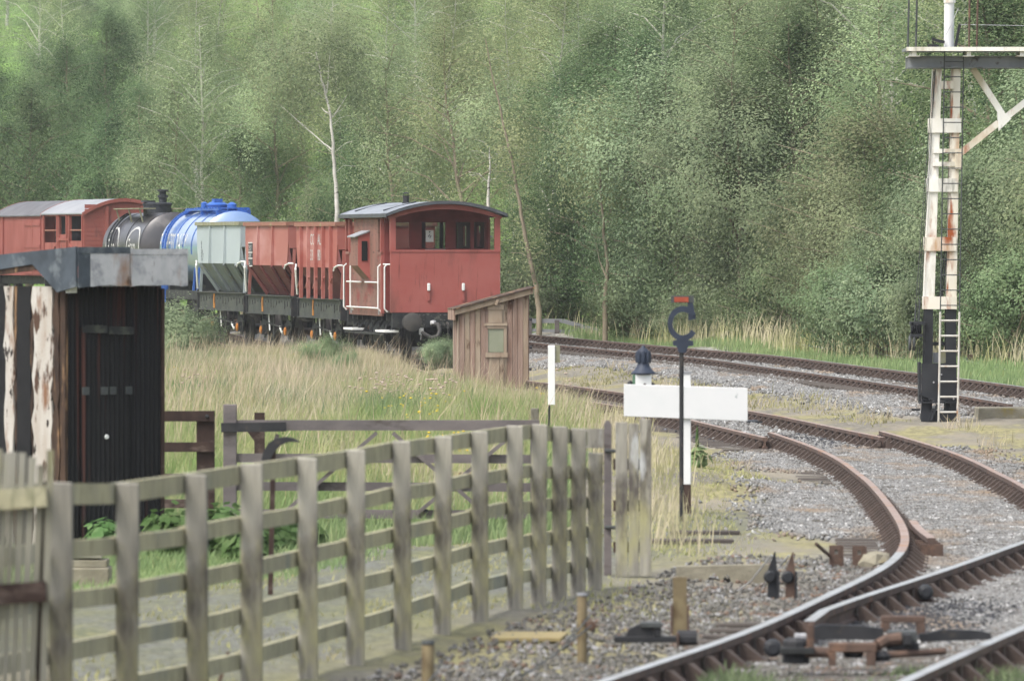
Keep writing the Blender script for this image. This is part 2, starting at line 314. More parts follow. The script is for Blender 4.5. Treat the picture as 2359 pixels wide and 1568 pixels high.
# ground: inverse-distance blend of surveyed levels
GP = []
for P, h in ((A_L[::6]+[.75,0], lambda d: hs(d)+.17), (S_R[::6]-[.75,0], lambda d: hs(d)+.17), (B_Rpath[::6]-[.75,0], lambda d: hs(d)+.17), (M_R[::5]-[.75,0], lambda d: 2.36+.17)):
    for p in P: GP.append((p[0], p[1], CZ-h(p[1])))
def G(x, y, p): q = W(x, y, p); GP.append((q.x, q.y, q.z))
for a in [(140,1735,524),(708,1572,437),(1100,1450,380),(1480,1310,311),(40,1740,540),(250,1268,263),(20,1300,270),(400,1262,245),(540,1238,235),(900,1238,235),(1230,1230,235),(1130,903,120),(1000,905,120),(800,905,122),(500,905,122),
          (400,850,100),(700,845,98),(1010,845,97),(200,760,82),(2160,972,160),(2250,972,160),(2000,905,130),(1700,862,118),(1400,846,110),(2330,960,158),(1580,1190,252),(1450,1080,215),(1690,796,100),(2240,850,118),(1300,764,88),(1270,985,170),(-300,1200,240),(-300,900,120),(2800,1000,165),(2700,860,118)]: G(*a)
GP = np.array(GP)
def d_tree(X): return 199-4.9*np.clip(X, -16, 14)-1.0*(X-np.clip(X,-16,14))
def gz(X, Y):
    X = np.atleast_1d(np.asarray(X, float)); Y = np.atleast_1d(np.asarray(Y, float)); out = np.empty(X.shape)
    for i in range(0, len(X), 4000):
        dx = (X[i:i+4000,None]-GP[None,:,0])*3.2; dy = Y[i:i+4000,None]-GP[None,:,1]
        wt = 1/(dx*dx+dy*dy+.35)**1.7; out[i:i+4000] = (wt*GP[None,:,2]).sum(1)/wt.sum(1)
    n = (Y-d_tree(X))/5
    return out+.40*np.logaddexp(0, (n-4)/1.5)*1.5
def g1(x, y): return float(gz([x], [y])[0])
def dist_to(X, Y, P):
    P = P[::2]; out = np.full(len(X), 1e9)
    for p in P: out = np.minimum(out, np.hypot(X-p[0], Y-p[1]))
    return out
cA = A_L+[.75,0]; cS = S_R-[.75,0]; cM = M_R-[.75,0]; cB = B_Rpath-[.75,0]
ys = np.r_[np.arange(18, 130, .45), np.arange(130, 260, 1.0), np.geomspace(260, 1400, 60)]
xs = np.r_[-np.geomspace(200, 14.5, 26), np.arange(-14, 14.01, .28), np.geomspace(14.5, 200, 26)]
XX, YY = np.meshgrid(xs, ys); gx, gy = XX.ravel(), YY.ravel(); gzv = gz(gx, gy)
nx, ny = len(xs), len(ys)
dA, dS, dM, dB = (dist_to(gx, gy, P) for P in (cA, cS, cM, cB))
nf = np.sin(gx*2.1+1.7*np.sin(gy*.21))*np.sin(gy*.37+gx)*.5
trackd = np.minimum(np.minimum(dA, dB), np.minimum(dS+np.clip((gy-102)/18, 0, 3), dM))
ballast = np.clip((1.45+nf*.7-trackd)/.6, 0, 1)
ballast = np.maximum(ballast, np.clip((2.9+nf*.5-dM)/.7, 0, 1))
dl = gx-np.interp(gy, A_L[:,1], A_L[:,0])      # signed distance right of the curve's left rail
pale = np.clip(1.3-np.abs(dl+.5)/.7, 0, 1)*(((gy>63)&(gy<80))|((gy>84)&(gy<93)))+np.clip((2.6-dA)/.8,0,1)*(gy>46)+np.clip((3.2-dM)/.8, 0, 1)
n_ = (gy-d_tree(gx))/5
main_x = np.interp(-gy, -M_R[::-1][:,1][::-1], M_R[::-1][:,0][::-1]) if False else np.interp(gy, M_R[:,1], M_R[:,0])
beyond = np.clip((gx-main_x-1.0)/1.0, 0, 1)*(gy > 95)
fieldx = np.interp(gy, [60,72,100,135,150,185,240,300], [-1.0,.2,1.3,-.9,-1.5,-3,-14,-20])
grass = np.maximum(beyond, np.clip((fieldx-gx)/.8, 0, 1)*np.clip((gy-70)/4, 0, 1))
fx = -1.984+2.95*(gy-32.44)/22.22
yard = np.clip((fx+.5-gx)/1.0, 0, 1)*np.clip((72-gy)/6, 0, 1)
lawn = np.clip(1-np.hypot((gx+3.3)/1.9, (gy-61)/9), 0, 1)*2
grass = np.maximum(grass, np.clip(lawn, 0, 1))
idx = np.arange(nx*ny).reshape(ny, nx)
fc = np.stack([idx[:-1,:-1], idx[:-1,1:], idx[1:,1:], idx[1:,:-1]], -1).reshape(-1, 4)
def groundmat():
    m = bpy.data.materials.new('ground_soil_gravel_grass'); m.use_nodes = True; nt = m.node_tree; P = nt.nodes['Principled BSDF']
    P.inputs['Roughness'].default_value = .95; P.inputs['Specular IOR Level'].default_value = .1
    def at(n):
        a = nt.nodes.new('ShaderNodeAttribute'); a.attribute_name = n; return a.outputs['Fac']
    def math_(op, a, b):
        n = nt.nodes.new('ShaderNodeMath'); n.operation = op; n.use_clamp = True
        for i, q in enumerate((a, b)):
            if hasattr(q, 'is_linked'): nt.links.new(q, n.inputs[i])
            else: n.inputs[i].default_value = q
        return n.outputs[0]
    st = (1, .28, 1)
    soil = mix(nt, noise(nt, .9, st, .35, .65), L(164,156,138), L(134,130,120))
    soil = mix(nt, noise(nt, 12, (1,.5,1), .5, .8, seed=3), soil, L(168,162,150))
    soil = mix(nt, noise(nt, .8, st, .46, .62, seed=5), soil, mix(nt, noise(nt, 9, st, .4, .6, seed=15), L(174,168,124), L(150,144,112)))
    grav = mix(nt, noise(nt, 14, (1,.45,1), .35, .65, detail=3), L(154,152,146), L(116,114,110))
    grav = mix(nt, noise(nt, 22, (1,.5,1), .56, .66, detail=2, seed=4), grav, mix(nt, noise(nt, .7, st, .45, .7, seed=21), L(190,188,184), L(150,140,124)))
    palec = mix(nt, noise(nt, 16, (1,.45,1), .35, .65, detail=3, seed=8), L(190,188,184), L(140,138,136))
    grav = mix(nt, math_('MULTIPLY', at('pale'), noise(nt, 1.3, st, .38, .55, seed=9)), grav, palec)
    gr = mix(nt, noise(nt, .6, st, .35, .65, seed=6), L(158,156,98), L(128,144,80))
    hill = mix(nt, noise(nt, .08, lo=.4, hi=.6, seed=11), L(140,178,86), L(116,150,80))
    gb = math_('MULTIPLY', at('ballast'), math_('ADD', noise(nt, 1.1, st, .3, .5, seed=10), .35))
    col = mix(nt, gb, soil, grav)
    col = mix(nt, at('yard'), col, mix(nt, noise(nt, 1.6, (1,.22,1), .3, .75, seed=12), mix(nt, noise(nt, 20, (1,.4,1), .3, .7, seed=14), L(146,148,140), L(108,108,102)), mix(nt, noise(nt, 12, (1,.3,1), .35, .65, seed=16), L(146,146,110), L(116,120,98))))
    col = mix(nt, at('grass'), col, gr)
    col = mix(nt, at('hill'), col, hill)
    nt.links.new(col, P.inputs['Base Color'])
    bn = nt.nodes.new('ShaderNodeBump'); bn.inputs['Strength'].default_value = .6; bn.inputs['Distance'].default_value = .03
    nt.links.new(noise(nt, 14, (1,1,1), 0, 1, detail=4), bn.inputs['Height']); nt.links.new(bn.outputs[0], P.inputs['Normal'])
    return m
bumpz = (rng.random(len(gx))-.5)*.03*(trackd > .9)*(gy < 150)
go = arr('ground', np.c_[gx, gy, gzv+bumpz], fc, groundmat(), smooth=True)
go['kind'] = 'structure'
for nm, v in (('ballast', ballast), ('pale', np.clip(pale,0,1)), ('grass', grass*(n_ < 2)), ('yard', yard), ('hill', np.clip((n_-.5)/1.5, 0, 1)*(gy > 100))):
    a = go.data.attributes.new(nm, 'FLOAT', 'POINT'); a.data.foreach_set('value', v.astype(np.float32))
# rails
RP = [(-.034,0),(.034,0),(.034,-.042),(.011,-.056),(.011,-.106),(.031,-.118),(.031,-.145),(-.031,-.145),(-.031,-.118),(-.011,-.106),(-.011,-.056),(-.034,-.042)]
def rail(P, hf, parent, top, name='rail', dz=0):
    P = np.asarray(P); t = np.gradient(P, axis=0); t /= np.hypot(t[:,0], t[:,1])[:,None]; nrm = np.c_[t[:,1], -t[:,0]]
    n = len(RP); mb = MB()
    for i in range(len(P)):
        z = CZ-hf(P[i,1])+dz
        for a, b in RP: mb.v.append((P[i,0]+nrm[i,0]*a, P[i,1]+nrm[i,1]*a, z+b))
    for i in range(len(P)-1):
        for k in range(n): mb.f.append((i*n+k, i*n+(k+1)%n, (i+1)*n+(k+1)%n, (i+1)*n+k)); mb.mi.append(1 if k == 0 else 0)
    mb.f += [tuple(range(n)), tuple((len(P)-1)*n+k for k in range(n))]; mb.mi += [0, 0]
    return mb.build(name, [M['rail_side'], M[top]], parent, smooth=40)
ch = MB()
ch.box(-.19,.19,-.1,.1,-.16,-.135)
for s in (-1, 1):
    ch.prism([(s*.17,-.135),(s*.035,-.135),(s*.036,-.045),(s*.06,-.045)], -.055, .055, 'y')
ch.box(-.07,-.036,-.11,.11,-.115,-.07)
CHAIR = ch.build('rail_chair', M['chair']); COL.objects.unlink(CHAIR)
sl_ = MB().box(-1.3,1.3,-.125,.125,-.285,-.147); SLEEP = sl_.build('sleeper', M['sleeper'], bevel=.012); COL.objects.unlink(SLEEP)
def along(P, pitch, start=0):
    s = np.r_[0, np.cumsum(np.hypot(*np.diff(P, axis=0).T))]; q = np.arange(start, s[-1], pitch)
    X = np.interp(q, s, P[:,0]); Y = np.interp(q, s, P[:,1]); t = np.gradient(P, axis=0)
    return [(x, y, math.atan2(-np.interp(k, s, t[:,0]), np.interp(k, s, t[:,1]))) for x, y, k in zip(X, Y, q)]
def vis(x, y): return abs(x/y*F) < 1330
def fixtures(P, hf, parent, src, pitch, start=0, dz=0, limit=100, lat=0):
    L_ = [p for p in along(np.asarray(P), pitch, start) if vis(p[0], p[1])]; L_.sort(key=lambda p: p[1])
    r2 = random.Random(int(P[0][1]*10)); rest = []
    for i, (x, y, a) in enumerate(L_):
        M4 = Matrix.Translation((x, y, CZ-hf(y)+dz)) @ Matrix.Rotation(a+r2.uniform(-.02, .02), 4, 'Z')
        if i < limit:
            o = src.copy(); COL.objects.link(o); o.parent = parent; o.matrix_basis = M4
        else: rest.append(M4)
    if rest:
        mb = MB()
        for M4 in rest: mb.add([M4 @ v.co for v in src.data.vertices], [tuple(p.vertices) for p in src.data.polygons])
        tag(mb.build(src.name.split('.')[0]+'s', list(src.data.materials), parent), kind='stuff')
def cut(P, a, b): P = np.asarray(P); return P[(P[:,1] >= a) & (P[:,1] <= b)]
t = thing('railway_track', 'main line track of shiny topped rails between signal post and wood', 'railway track')
r_ = rail(M_R[:-60], lambda d: HM, t, 'rail_bright'); fixtures(M_R, lambda d: HM, r_, CHAIR, .74, limit=100)
r_ = rail(M_L[:-60], lambda d: HM+.055, t, 'rail_bright'); fixtures(M_L, lambda d: HM+.055, r_, CHAIR, .74, .2, limit=100)
fixtures(cM, lambda d: HM+.028, t, SLEEP, .74)
t = thing('railway_track', 'rusty siding coming from under the wagons, its rails ending at the trap points', 'railway track')
SR2 = cut(S_R, 0, 245); SL2 = cut(S_L, 91.6, 245)
r_ = rail(SR2, hs, t, 'rail_rusty'); fixtures(cut(S_R, 90, 170), hs, r_, CHAIR, .74, limit=60)
r_ = rail(SL2, hs, t, 'rail_rusty'); fixtures(cut(S_L, 90, 170), hs, r_, CHAIR, .74, .2, limit=60)
fixtures(cut(cS, 94, 240), hs, t, SLEEP, .74)
t = thing('railway_track', 'sharply curved rusty turnout track swinging round to the trap points', 'railway track')
shp = cut(A_L, 20, 56); rus = cut(A_L, 55.6, 97)
r_ = rail(shp, hs, t, 'rail_bright'); fixtures(shp, hs, r_, CHAIR, .74)
r_ = rail(rus, hs, t, 'rail_rusty'); fixtures(rus, hs, r_, CHAIR, .66)
ar = cut(A_Rfull, 47, 99); r_ = rail(ar, hs, t, 'rail_rusty'); fixtures(ar, hs, r_, CHAIR, .74)
fixtures(cut(cA, 47, 97), hs, t, SLEEP, .72)
t = thing('railway_track', 'bright railed turnout track with the point blade, carrying the facing point lock', 'railway track')
bl = np.r_[[np.array(onrail(*z7(1163,1228)))], cut(B_L0, 45, 200)]
r_ = rail(bl, hs, t, 'rail_bright', 'point_blade'); fixtures(cut(B_L0, 47, 90), hs, r_, CHAIR, .74)
r_ = rail(B_Rpath, hs, t, 'rail_bright'); fixtures(B_Rpath, hs, r_, CHAIR, .74)
fixtures(cut(cB, 20, 75), hs, t, SLEEP, .74)
# loose ballast
def stones(name, P, size, m, label):
    n = len(P); u = np.array([[x,y,z] for z in (-1,1) for y in (-1,1) for x in (-1,1)], float)
    V = u[None]*(1+(rng.random((n,8,3))-.5)*1.0); sc = size*(.5+rng.random((n,1,3))*.7)*.5; V = V*sc
    a = rng.random(n)*6.28; b = rng.random(n)*6.28; ca, sa, cb, sb = np.cos(a), np.sin(a), np.cos(b), np.sin(b)
    x = V[...,0]*ca[:,None]-V[...,1]*sa[:,None]; y = V[...,0]*sa[:,None]+V[...,1]*ca[:,None]; z = V[...,2]
    x2 = x*cb[:,None]-z*sb[:,None]; z2 = x*sb[:,None]+z*cb[:,None]
    V = np.stack([x2+P[:,None,0], y+P[:,None,1], z2+P[:,None,2]], -1)
    f = np.array([(0,2,3,1),(4,5,7,6),(0,1,5,4),(1,3,7,5),(3,2,6,7),(2,0,4,6)])
    Fc = (np.arange(n)[:,None,None]*8+f[None]).reshape(-1,4)
    tag(arr(name, V, Fc, m), label, 'gravel', kind='stuff')
def around(P, n, spread, lo, hi):
    P = cut(P, lo, hi); i = rng.integers(0, len(P), n); X = P[i,0]+rng.normal(0, spread, n); Y = P[i,1]+rng.normal(0, .6, n)
    return np.c_[X, Y, gz(X, Y)+.01]
inner = lambda P, c, w: P[np.abs(P[:,0]-np.interp(P[:,1], c[:,1], c[:,0])) < w]
clear = lambda P: P[P[:,0] > -1.984+2.95*(P[:,1]-32.44)/22.22+.25]
P1 = np.r_[inner(around(cA, 60000, .6, 44, 98), cA, .95), around(cB, 12000, .5, 46, 66), around(A_L-[.62,0], 8000, .28, 64, 79), around(A_L-[.55,0], 2200, .22, 85, 92), around(cA+[1.2,0], 6000, .3, 62, 95)]
P2 = clear(np.r_[around(A_L-[.8,0], 9000, .6, 30, 58), around(cB, 16000, .7, 30, 50)])
keep = lambda P: P[np.abs(P[:,0]/P[:,1]*F) < 1450]
stones('ballast_stones', keep(P1), .031, M['stone'], 'pale grey loose ballast between the rails')
stones('ballast_stones', keep(P2), .024, M['stone2'], 'darker stained gravel beside the near rails')
P3 = np.r_[around(M_L-[1.0,0], 15000, .38, 100, 190), around(cM, 8000, .5, 100, 190), inner(around(cS, 3000, .6, 95, 120), cS, .9)]
P4 = np.r_[inner(around(B_L0+[.35,0], 5000, .28, 44, 50), B_L0+[.35,0], .6)]
stones('ballast_stones', keep(P4), .034, M['oil'], 'oil blackened ballast round the point blade')
P5 = np.r_[around(S_R-[.35,0], 1800, .22, 95, 101), around(S_L+[.2,0], 500, .2, 97, 104)]
stones('ballast_stones', keep(P5), .034, M['oil'], 'oil blackened ballast at the trap points')
stones('ballast_stones', keep(P3), .048, M['stone'], 'pale ballast shoulder along the main line')
# ---------------------------------------------------------------- rolling stock (local: x right, y away from the near headstock, z above rail)
def text(body, size, extr=0):
    cu = bpy.data.curves.new('t', 'FONT'); cu.body = body; cu.size = size; cu.resolution_u = 3; cu.extrude = extr
    o = bpy.data.objects.new('t', cu); COL.objects.link(o); dg = bpy.context.evaluated_depsgraph_get()
    me = bpy.data.meshes.new_from_object(o.evaluated_get(dg)); V = [v.co.copy() for v in me.vertices]; Fs = [tuple(p.vertices) for p in me.polygons]
    bpy.data.objects.remove(o); bpy.data.meshes.remove(me); return V, Fs
def lettering(body, size, fn, m, parent, name='lettering', sx=1):
    V, Fs = text(body, size); mb = MB(); mb.add([fn(v.x*sx, v.y) for v in V], Fs); return mb.build(name, m, parent)
def wheelset(t, y, r=.5):
    ax = MB().tube([(-.8,y,r),(.8,y,r)], .07, 8); o = ax.build('axle', M['wheel'], t)
    for s in (-1, 1):
        wb = MB().lathe([(.06,s*.66),(r*.95,s*.66),(r,s*.70),(r,s*.79),(r*.84,s*.80),(r*.8,s*.75),(.14,s*.75),(.12,s*.83)], 20, (0,y,r), 'x'); wb.build('wheel', M['wheel'], t, smooth=30)
def buffers(t, L_, z=1.04, x=.865, r=.23, out=.46):
    for y0, s in ((0,-1),(L_,1)):
        for sx in (-x, x):
            b = MB(); b.lathe([(.19,y0),(.19,y0+s*.05),(.12,y0+s*.07),(.11,y0+s*.3)], 14, (sx,0,z), 'y'); b.lathe([(.06,y0+s*.28),(.06,y0+s*.42),(r*.9,y0+s*.43),(r,y0+s*.45),(r*.8,y0+s*(out+.01)),(.02,y0+s*(out+.02))], 18, (sx,0,z), 'y')
            b.build('buffer', M['wheel'], t, smooth=35)
def axleguards(t, y, L_, tip='orange'):
    for s in (-1, 1):
        g = MB(); x = s*.95
        g.prism([(y-.5,.95),(y-.12,.3),(y+.12,.3),(y+.5,.95),(y+.32,.95),(y+.1,.55),(y-.1,.55),(y-.32,.95)], x-.012, x+.012, 'x')
        g.box(x-.1,x+.1,y-.13,y+.13,.4,.66)
        for k in range(5): g.box(x-.04,x+.04,y-.55+.09*k,y+.55-.09*k,.67+.028*k,.695+.028*k)
        g.build('axle_guard', M['blackw'], t)
        c = MB().lathe([(.11,s*.0),(.11,s*.03),(.05,s*.05)], 10, (s*1.06,y,.52), 'x'); c.build('axle_cover', M[tip], t)
def brakegear(t, L_, y0, y1):
    for s in (-1, 1):
        b = MB(); x = s*1.04
        b.tube([(x,y0+.3,.62),(x,y1-.2,.74)], .022, 6); b.box(x-.02,x+.02,(y0+y1)/2-.06,(y0+y1)/2+.06,.35,.95)
        b.tube([(x-.2*s,y0,.35),(x-.2*s,(y0+y1)/2,.6),(x-.2*s,y1,.35)], .03, 6)
        b.bar((x,y0+.25,.95),(x,y0+.25,.5),.02,.08); b.bar((x,y1-.25,.95),(x,y1-.25,.5),.02,.08)
        b.build('brake_gear', M['blackw'], t)
        e = MB().bar((x,y0+.55,.62),(x,y0+.2,.48),.03,.08); e.build('brake_lever', M['white'], t)
        e = MB().bar((x,y1-.6,.94),(x,y1-.75,.52),.02,.09); e.build('lever_guide', M['white'], t)
def hoop_profile(hw, z0, rise, n=20): return [(-hw+2*hw*i/n, z0+rise*(1-((2*i/n-1))**2)) for i in range(n+1)]
# --- brake van
def brake_van(t):
    L_ = 7.3
    u = MB()
    for s in (-1, 1): u.box(s*.95-.05,s*.95+.05,.15,L_-.15,.92,1.24)
    u.box(-1.28,1.28,0,.14,.9,1.255); u.box(-1.28,1.28,L_-.14,L_,.9,1.255)
    for k in range(9): u.box(-1.22,1.22,.5+k*.78,.58+k*.78,1.05,1.22)
    for s in (-1,1):
        for k in range(7): u.bar((s*1.0,.6+k*1.0,1.2),(s*1.3,.6+k*1.0+.1,.72),.03,.05)
    u.build('underframe', M['blackw'], t)
    rv = MB()
    for x in (-.62,-.52,-.12,-.02,.3,.62,.72,1.1):
        for z in (1.2,1.08,.97): rv.lathe([(.022,-.02),(.012,-.03),(.003,-.034)], 6, (x,0,z), 'y')
    rv.build('rivets', M['wheel'], t)
    fl = MB().box(-1.28,1.28,.06,L_-.06,1.257,1.30); fl.build('floor', M['darkwood'], t)
    lo = 2.72
    for y0, y1 in ((0,.05),(L_-.05,L_)):
        MB().box(-1.335,1.335,y0,y1,1.27,lo).build('end_sheet', M['van_red'], t)
        c = MB().box(-1.34,1.34,y0-.015,y1+.015,lo,lo+.05); c.build('end_capping', M['van_red'], t)
    # corner posts and arched fascia
    for y0 in (0, L_-.1):
        for s in (-1, 1): MB().box(s*1.27-.068,s*1.27+.068,y0-.004,y0+.1,lo+.05,3.53).build('corner_post', M['van_red'], t)
    for y0, y1 in ((-.03,.03),(L_-.03,L_+.03)):
        top = hoop_profile(1.40,3.56,.30); bot = hoop_profile(1.34,3.50,.24)
        mb = MB()
        for i in range(len(top)-1):
            a, b, c, d = top[i], top[i+1], bot[i+1], bot[i]
            mb.prism([a,b,c,d], y0, y1, 'y')
        mb.build('roof_fascia', M['van_red'], t)
    # side: lower sheeting, cabin, posts
    for s in (-1, 1):
        x0, x1 = (s*1.30-.03, s*1.30+.03)
        side = M['van_brown'] if s < 0 else M['van_red']
        MB().box(x0,x1,1.42,L_-.62,1.17,lo-.03).build('lower_side', side, t)
        hl = [(2.5,3.0,2.85,3.35),(4.6,5.1,2.85,3.35)] if s > 0 else []
        holes(1.92,L_-1.4,lo-.03,3.52,hl,x0,x1,axis='x').build('cabin_side', side, t)
        for y in (1.46,L_-.7): MB().box(x0-.01,x1+.01,y,y+.12,lo-.03,3.52).build('door_pillar', M['van_red'], t)
        MB().box(x0-.012,x1+.012,1.36,1.5,1.24,lo+.02).build('door_post', M['van_red'], t)
        for y in (1.42, L_-.72): MB().box(s*1.34-.02,s*1.34+.05,y-.06,y+.5,lo-.06,lo).build('capping', side, t)
        e = MB().box(s*1.27-.05,s*1.27+.05,1.4,L_-.6,3.525,3.6); e.build('cant_rail', side, t)
        # ducket
        d = MB(); xo = s*1.62
        P = [(3.28,2.45),(4.48,2.45),(4.48,3.16),(3.28,3.16)]
        def q(y, z, x): return (x, y, z)
        yy0, yy1 = 3.3, 4.5
        front = [(s*1.33,2.05),(s*1.62,2.38),(s*1.62,3.10),(s*1.33,3.2)]
        d.prism([(a,b) for a,b in front], yy0+.02, yy1, 'y'); d.build('ducket', side, t)
        f = MB().prism([(a,b) for a,b in front], yy0-.01, yy0+.018, 'y'); fo = f.build('ducket_face', M['van_red'], t)
        MB().box(*sorted((s*1.39,s*1.53)),yy0-.03,yy0-.012,2.5,2.98).build('ducket_window', M['void'], fo)
        MB().prism([(s*1.335,3.24),(s*1.70,3.10),(s*1.70,3.07),(s*1.335,3.21)], yy0-.05, yy1+.05, 'y').build('ducket_hood', M['rooflight'], t)
        # handrails
        h = MB(); xr = s*1.40
        for y in (-.02+.5,1.5,L_-1.9+.6,L_-.2):
            MB().tube([(s*1.33,y,2.42),(xr,y,2.36),(xr,y,1.35),(s*1.33,y,1.28)], .021, 6).build('handrail', M['white'], t)
        for a_, b_ in (((xr,1.5,1.98),(xr,3.6,1.98)),((xr,4.3,1.98),(xr,L_-.7,1.98)),((xr,1.5,1.36),(xr,L_-.7,1.36)),((s*1.3,.15,2.42),(s*1.3,1.3,2.42))): MB().tube([a_,b_], .02, 6).build('side_rail', M['white'], t)
        # footboards
        fb = MB().box(*sorted((s*1.12,s*1.42)),.45,L_-.45,.72,.76); fbo = fb.build('footboard', M['blackw'], t)
        for y in (.2,L_-1.9+.0): MB().box(*sorted((s*1.10,s*1.44)),y,y+1.5,.79,.84).build('footboard_end', M['white'], fbo)
        fb = MB().box(*sorted((s*1.1,s*1.36)),.9,L_-.9,.30,.34); fb.build('footboard', M['blackw'], t)
        for y in (.6,1.5,2.6,3.7,4.8,5.9,6.8): MB().bar((s*1.2,y,1.0),(s*1.2,y,.3),.02,.06,(0,1,0)).build('footboard_hanger', M['blackw'], t)
        for (y, c_) in ((1.7,1),(L_-1.1,1)):
            MB().box(s*1.335-.003,s*1.335+.003,y,y+.22,1.2,1.36).build('data_panel', M['rooflight'], t)
    # inner end walls with windows
    for y in (1.32, L_-1.38):
        ho = [(-1.0,-.66,2.80,3.44),(-.36,.22,2.80,3.44),(.47,.83,2.80,3.44),(.92,1.22,2.80,3.44)]
        wm = holes(-1.27,1.27,1.30,3.55,ho,y,y+.06); ar_ = hoop_profile(1.27,3.62,.25)
        wm.prism([(-1.27,3.551),(1.27,3.551)]+list(reversed(ar_)), y, y+.06, 'y'); wl = wm.build('inner_wall', M['van_dark'], t)
        for h in ho:
            MB().box(h[0],h[1],y+.025,y+.033,h[2],h[3]).build('window', M['glass'], wl)
    a = MB().box(-.25,.0,2.04,2.06,2.92,3.22); MB().box(-.28,.22,1.29,1.318,2.755,2.785).build('door_ledge', M['rooflight'], t)
    cardo = MB().box(-.26,-.07,1.335,1.341,2.96,3.24).build('notice_card', M['white'], t)
    cm = MB().lathe([(.02,1.333),(.02,1.334)], 8, (-.165,0,3.20), 'y')
    for p, q_ in (((-.15,3.15),(-.205,3.085)),((-.205,3.085),(-.125,3.105)),((-.125,3.105),(-.165,3.05))): cm.bar((p[0],1.333,p[1]),(q_[0],1.333,q_[1]),.012,.004,(0,1,0))
    cm.build('printed_mark', M['letterd'], cardo)
    # roof
    pr = hoop_profile(1.46,3.60,.30); mb = MB(); ya, yb = -.22, L_+.22
    for i in range(len(pr)-1):
        (x0,z0),(x1,z1) = pr[i], pr[i+1]; mb.add([(x0,ya,z0),(x1,ya,z1),(x1,yb,z1),(x0,yb,z0),(x0,ya,z0+.035),(x1,ya,z1+.035),(x1,yb,z1+.035),(x0,yb,z0+.035)], [(3,2,1,0),(4,5,6,7),(0,1,5,4),(2,3,7,6)])
    for s, (x,z) in ((0,pr[0]),(1,pr[-1])): mb.add([(x,ya,z),(x,yb,z),(x,yb,z+.035),(x,ya,z+.035)], [(0,1,2,3)])
    ro = mb.build('roof', M['roof'], t, smooth=30)
    eb = MB()
    for i in range(len(pr)-1):
        (x0,z0),(x1,z1) = pr[i], pr[i+1]
        for y0 in (ya-.02, yb): eb.add([(x0,y0,z0-.03),(x1,y0,z1-.03),(x1,y0+.02,z1-.03),(x0,y0+.02,z0-.03),(x0,y0,z0+.045),(x1,y0,z1+.045),(x1,y0+.02,z1+.045),(x0,y0+.02,z0+.045)], [(3,2,1,0),(4,5,6,7),(0,1,5,4),(2,3,7,6)])
    for s in (-1, 1): eb.box(*sorted((s*1.462,s*1.48)),ya,yb,3.55,3.64)
    eb.build('edging', M['roofedge'], ro)
    rs = MB()
    for y in (1.3,5.9): rs.bar((-1.3,y,3.72),(-.45,y+.35,3.93),.03,.03)
    rs.build('rain_strip', M['roofedge'], ro)
    c = MB().lathe([(.10,3.80),(.10,3.92),(.075,3.93),(.075,4.06),(.085,4.07),(.085,4.09)], 12, (-.45,3.2,0)); 
    c.tube([(-.45-.06,3.2,4.07),(-.45-.06,3.2,4.15)], .008, 4); c.tube([(-.39,3.2,4.07),(-.39,3.2,4.15)], .008, 4); c.lathe([(.10,4.14),(.02,4.17)], 12, (-.45,3.2,0))
    c.build('chimney', M['black'], ro, smooth=30)
    for x in (-.41,.43):
        MB().box(x-.03,x+.03,-.035,-.004,1.55,1.80).build('lamp_bracket', M['van_red'], t)
        MB().box(x-.036,x+.036,-.075,-.04,1.79,1.97).build('lamp_iron', M['white'], t, bevel=.012)
    # vacuum pipe and coupling
    MB().tube([(-.30,-.06,1.0),(-.2,-.14,.98),(-.16,-.2,.84),(-.22,-.24,.70),(-.38,-.24,.66),(-.52,-.2,.74),(-.6,-.16,.80)], .055, 8).build('brake_hose', M['wheel'], t, smooth=50)
    hc = MB().tube([(-.30,-.03,1.06),(-.30,-.06,.98)], .075, 8); hc.build('hose_fitting', M['galv'], t); hc = MB(); hc.box(-.66,-.56,-.2,-.12,.74,.9); hc.bar((-.6,-.16,.78),(-.62,-.16,.62),.03,.03); hc.build('hose_fitting', M['galv'], t)
    cp = MB().tube([(0.03,-.05,1.02),(.03,-.28,.98),(.03,-.26,.9)], .03, 6)
    for k in range(4): cp.tube([(.01,-.24,.92-.13*k),(.06,-.24,.86-.13*k),(.03,-.24,.8-.13*k),(.01,-.24,.92-.13*k)], .014, 5)
    cp.build('coupling', M['wheel'], t); 
    for y in (1.35, 5.95): wheelset(t, y); axleguards(t, y, L_, 'blackw')
    buffers(t, L_); brakegear(t, L_, 2.2, 5.1)
    MB().box(-1.1,1.1,2.5,4.9,.55,.95).build('ballast_box', M['solebar'], t)
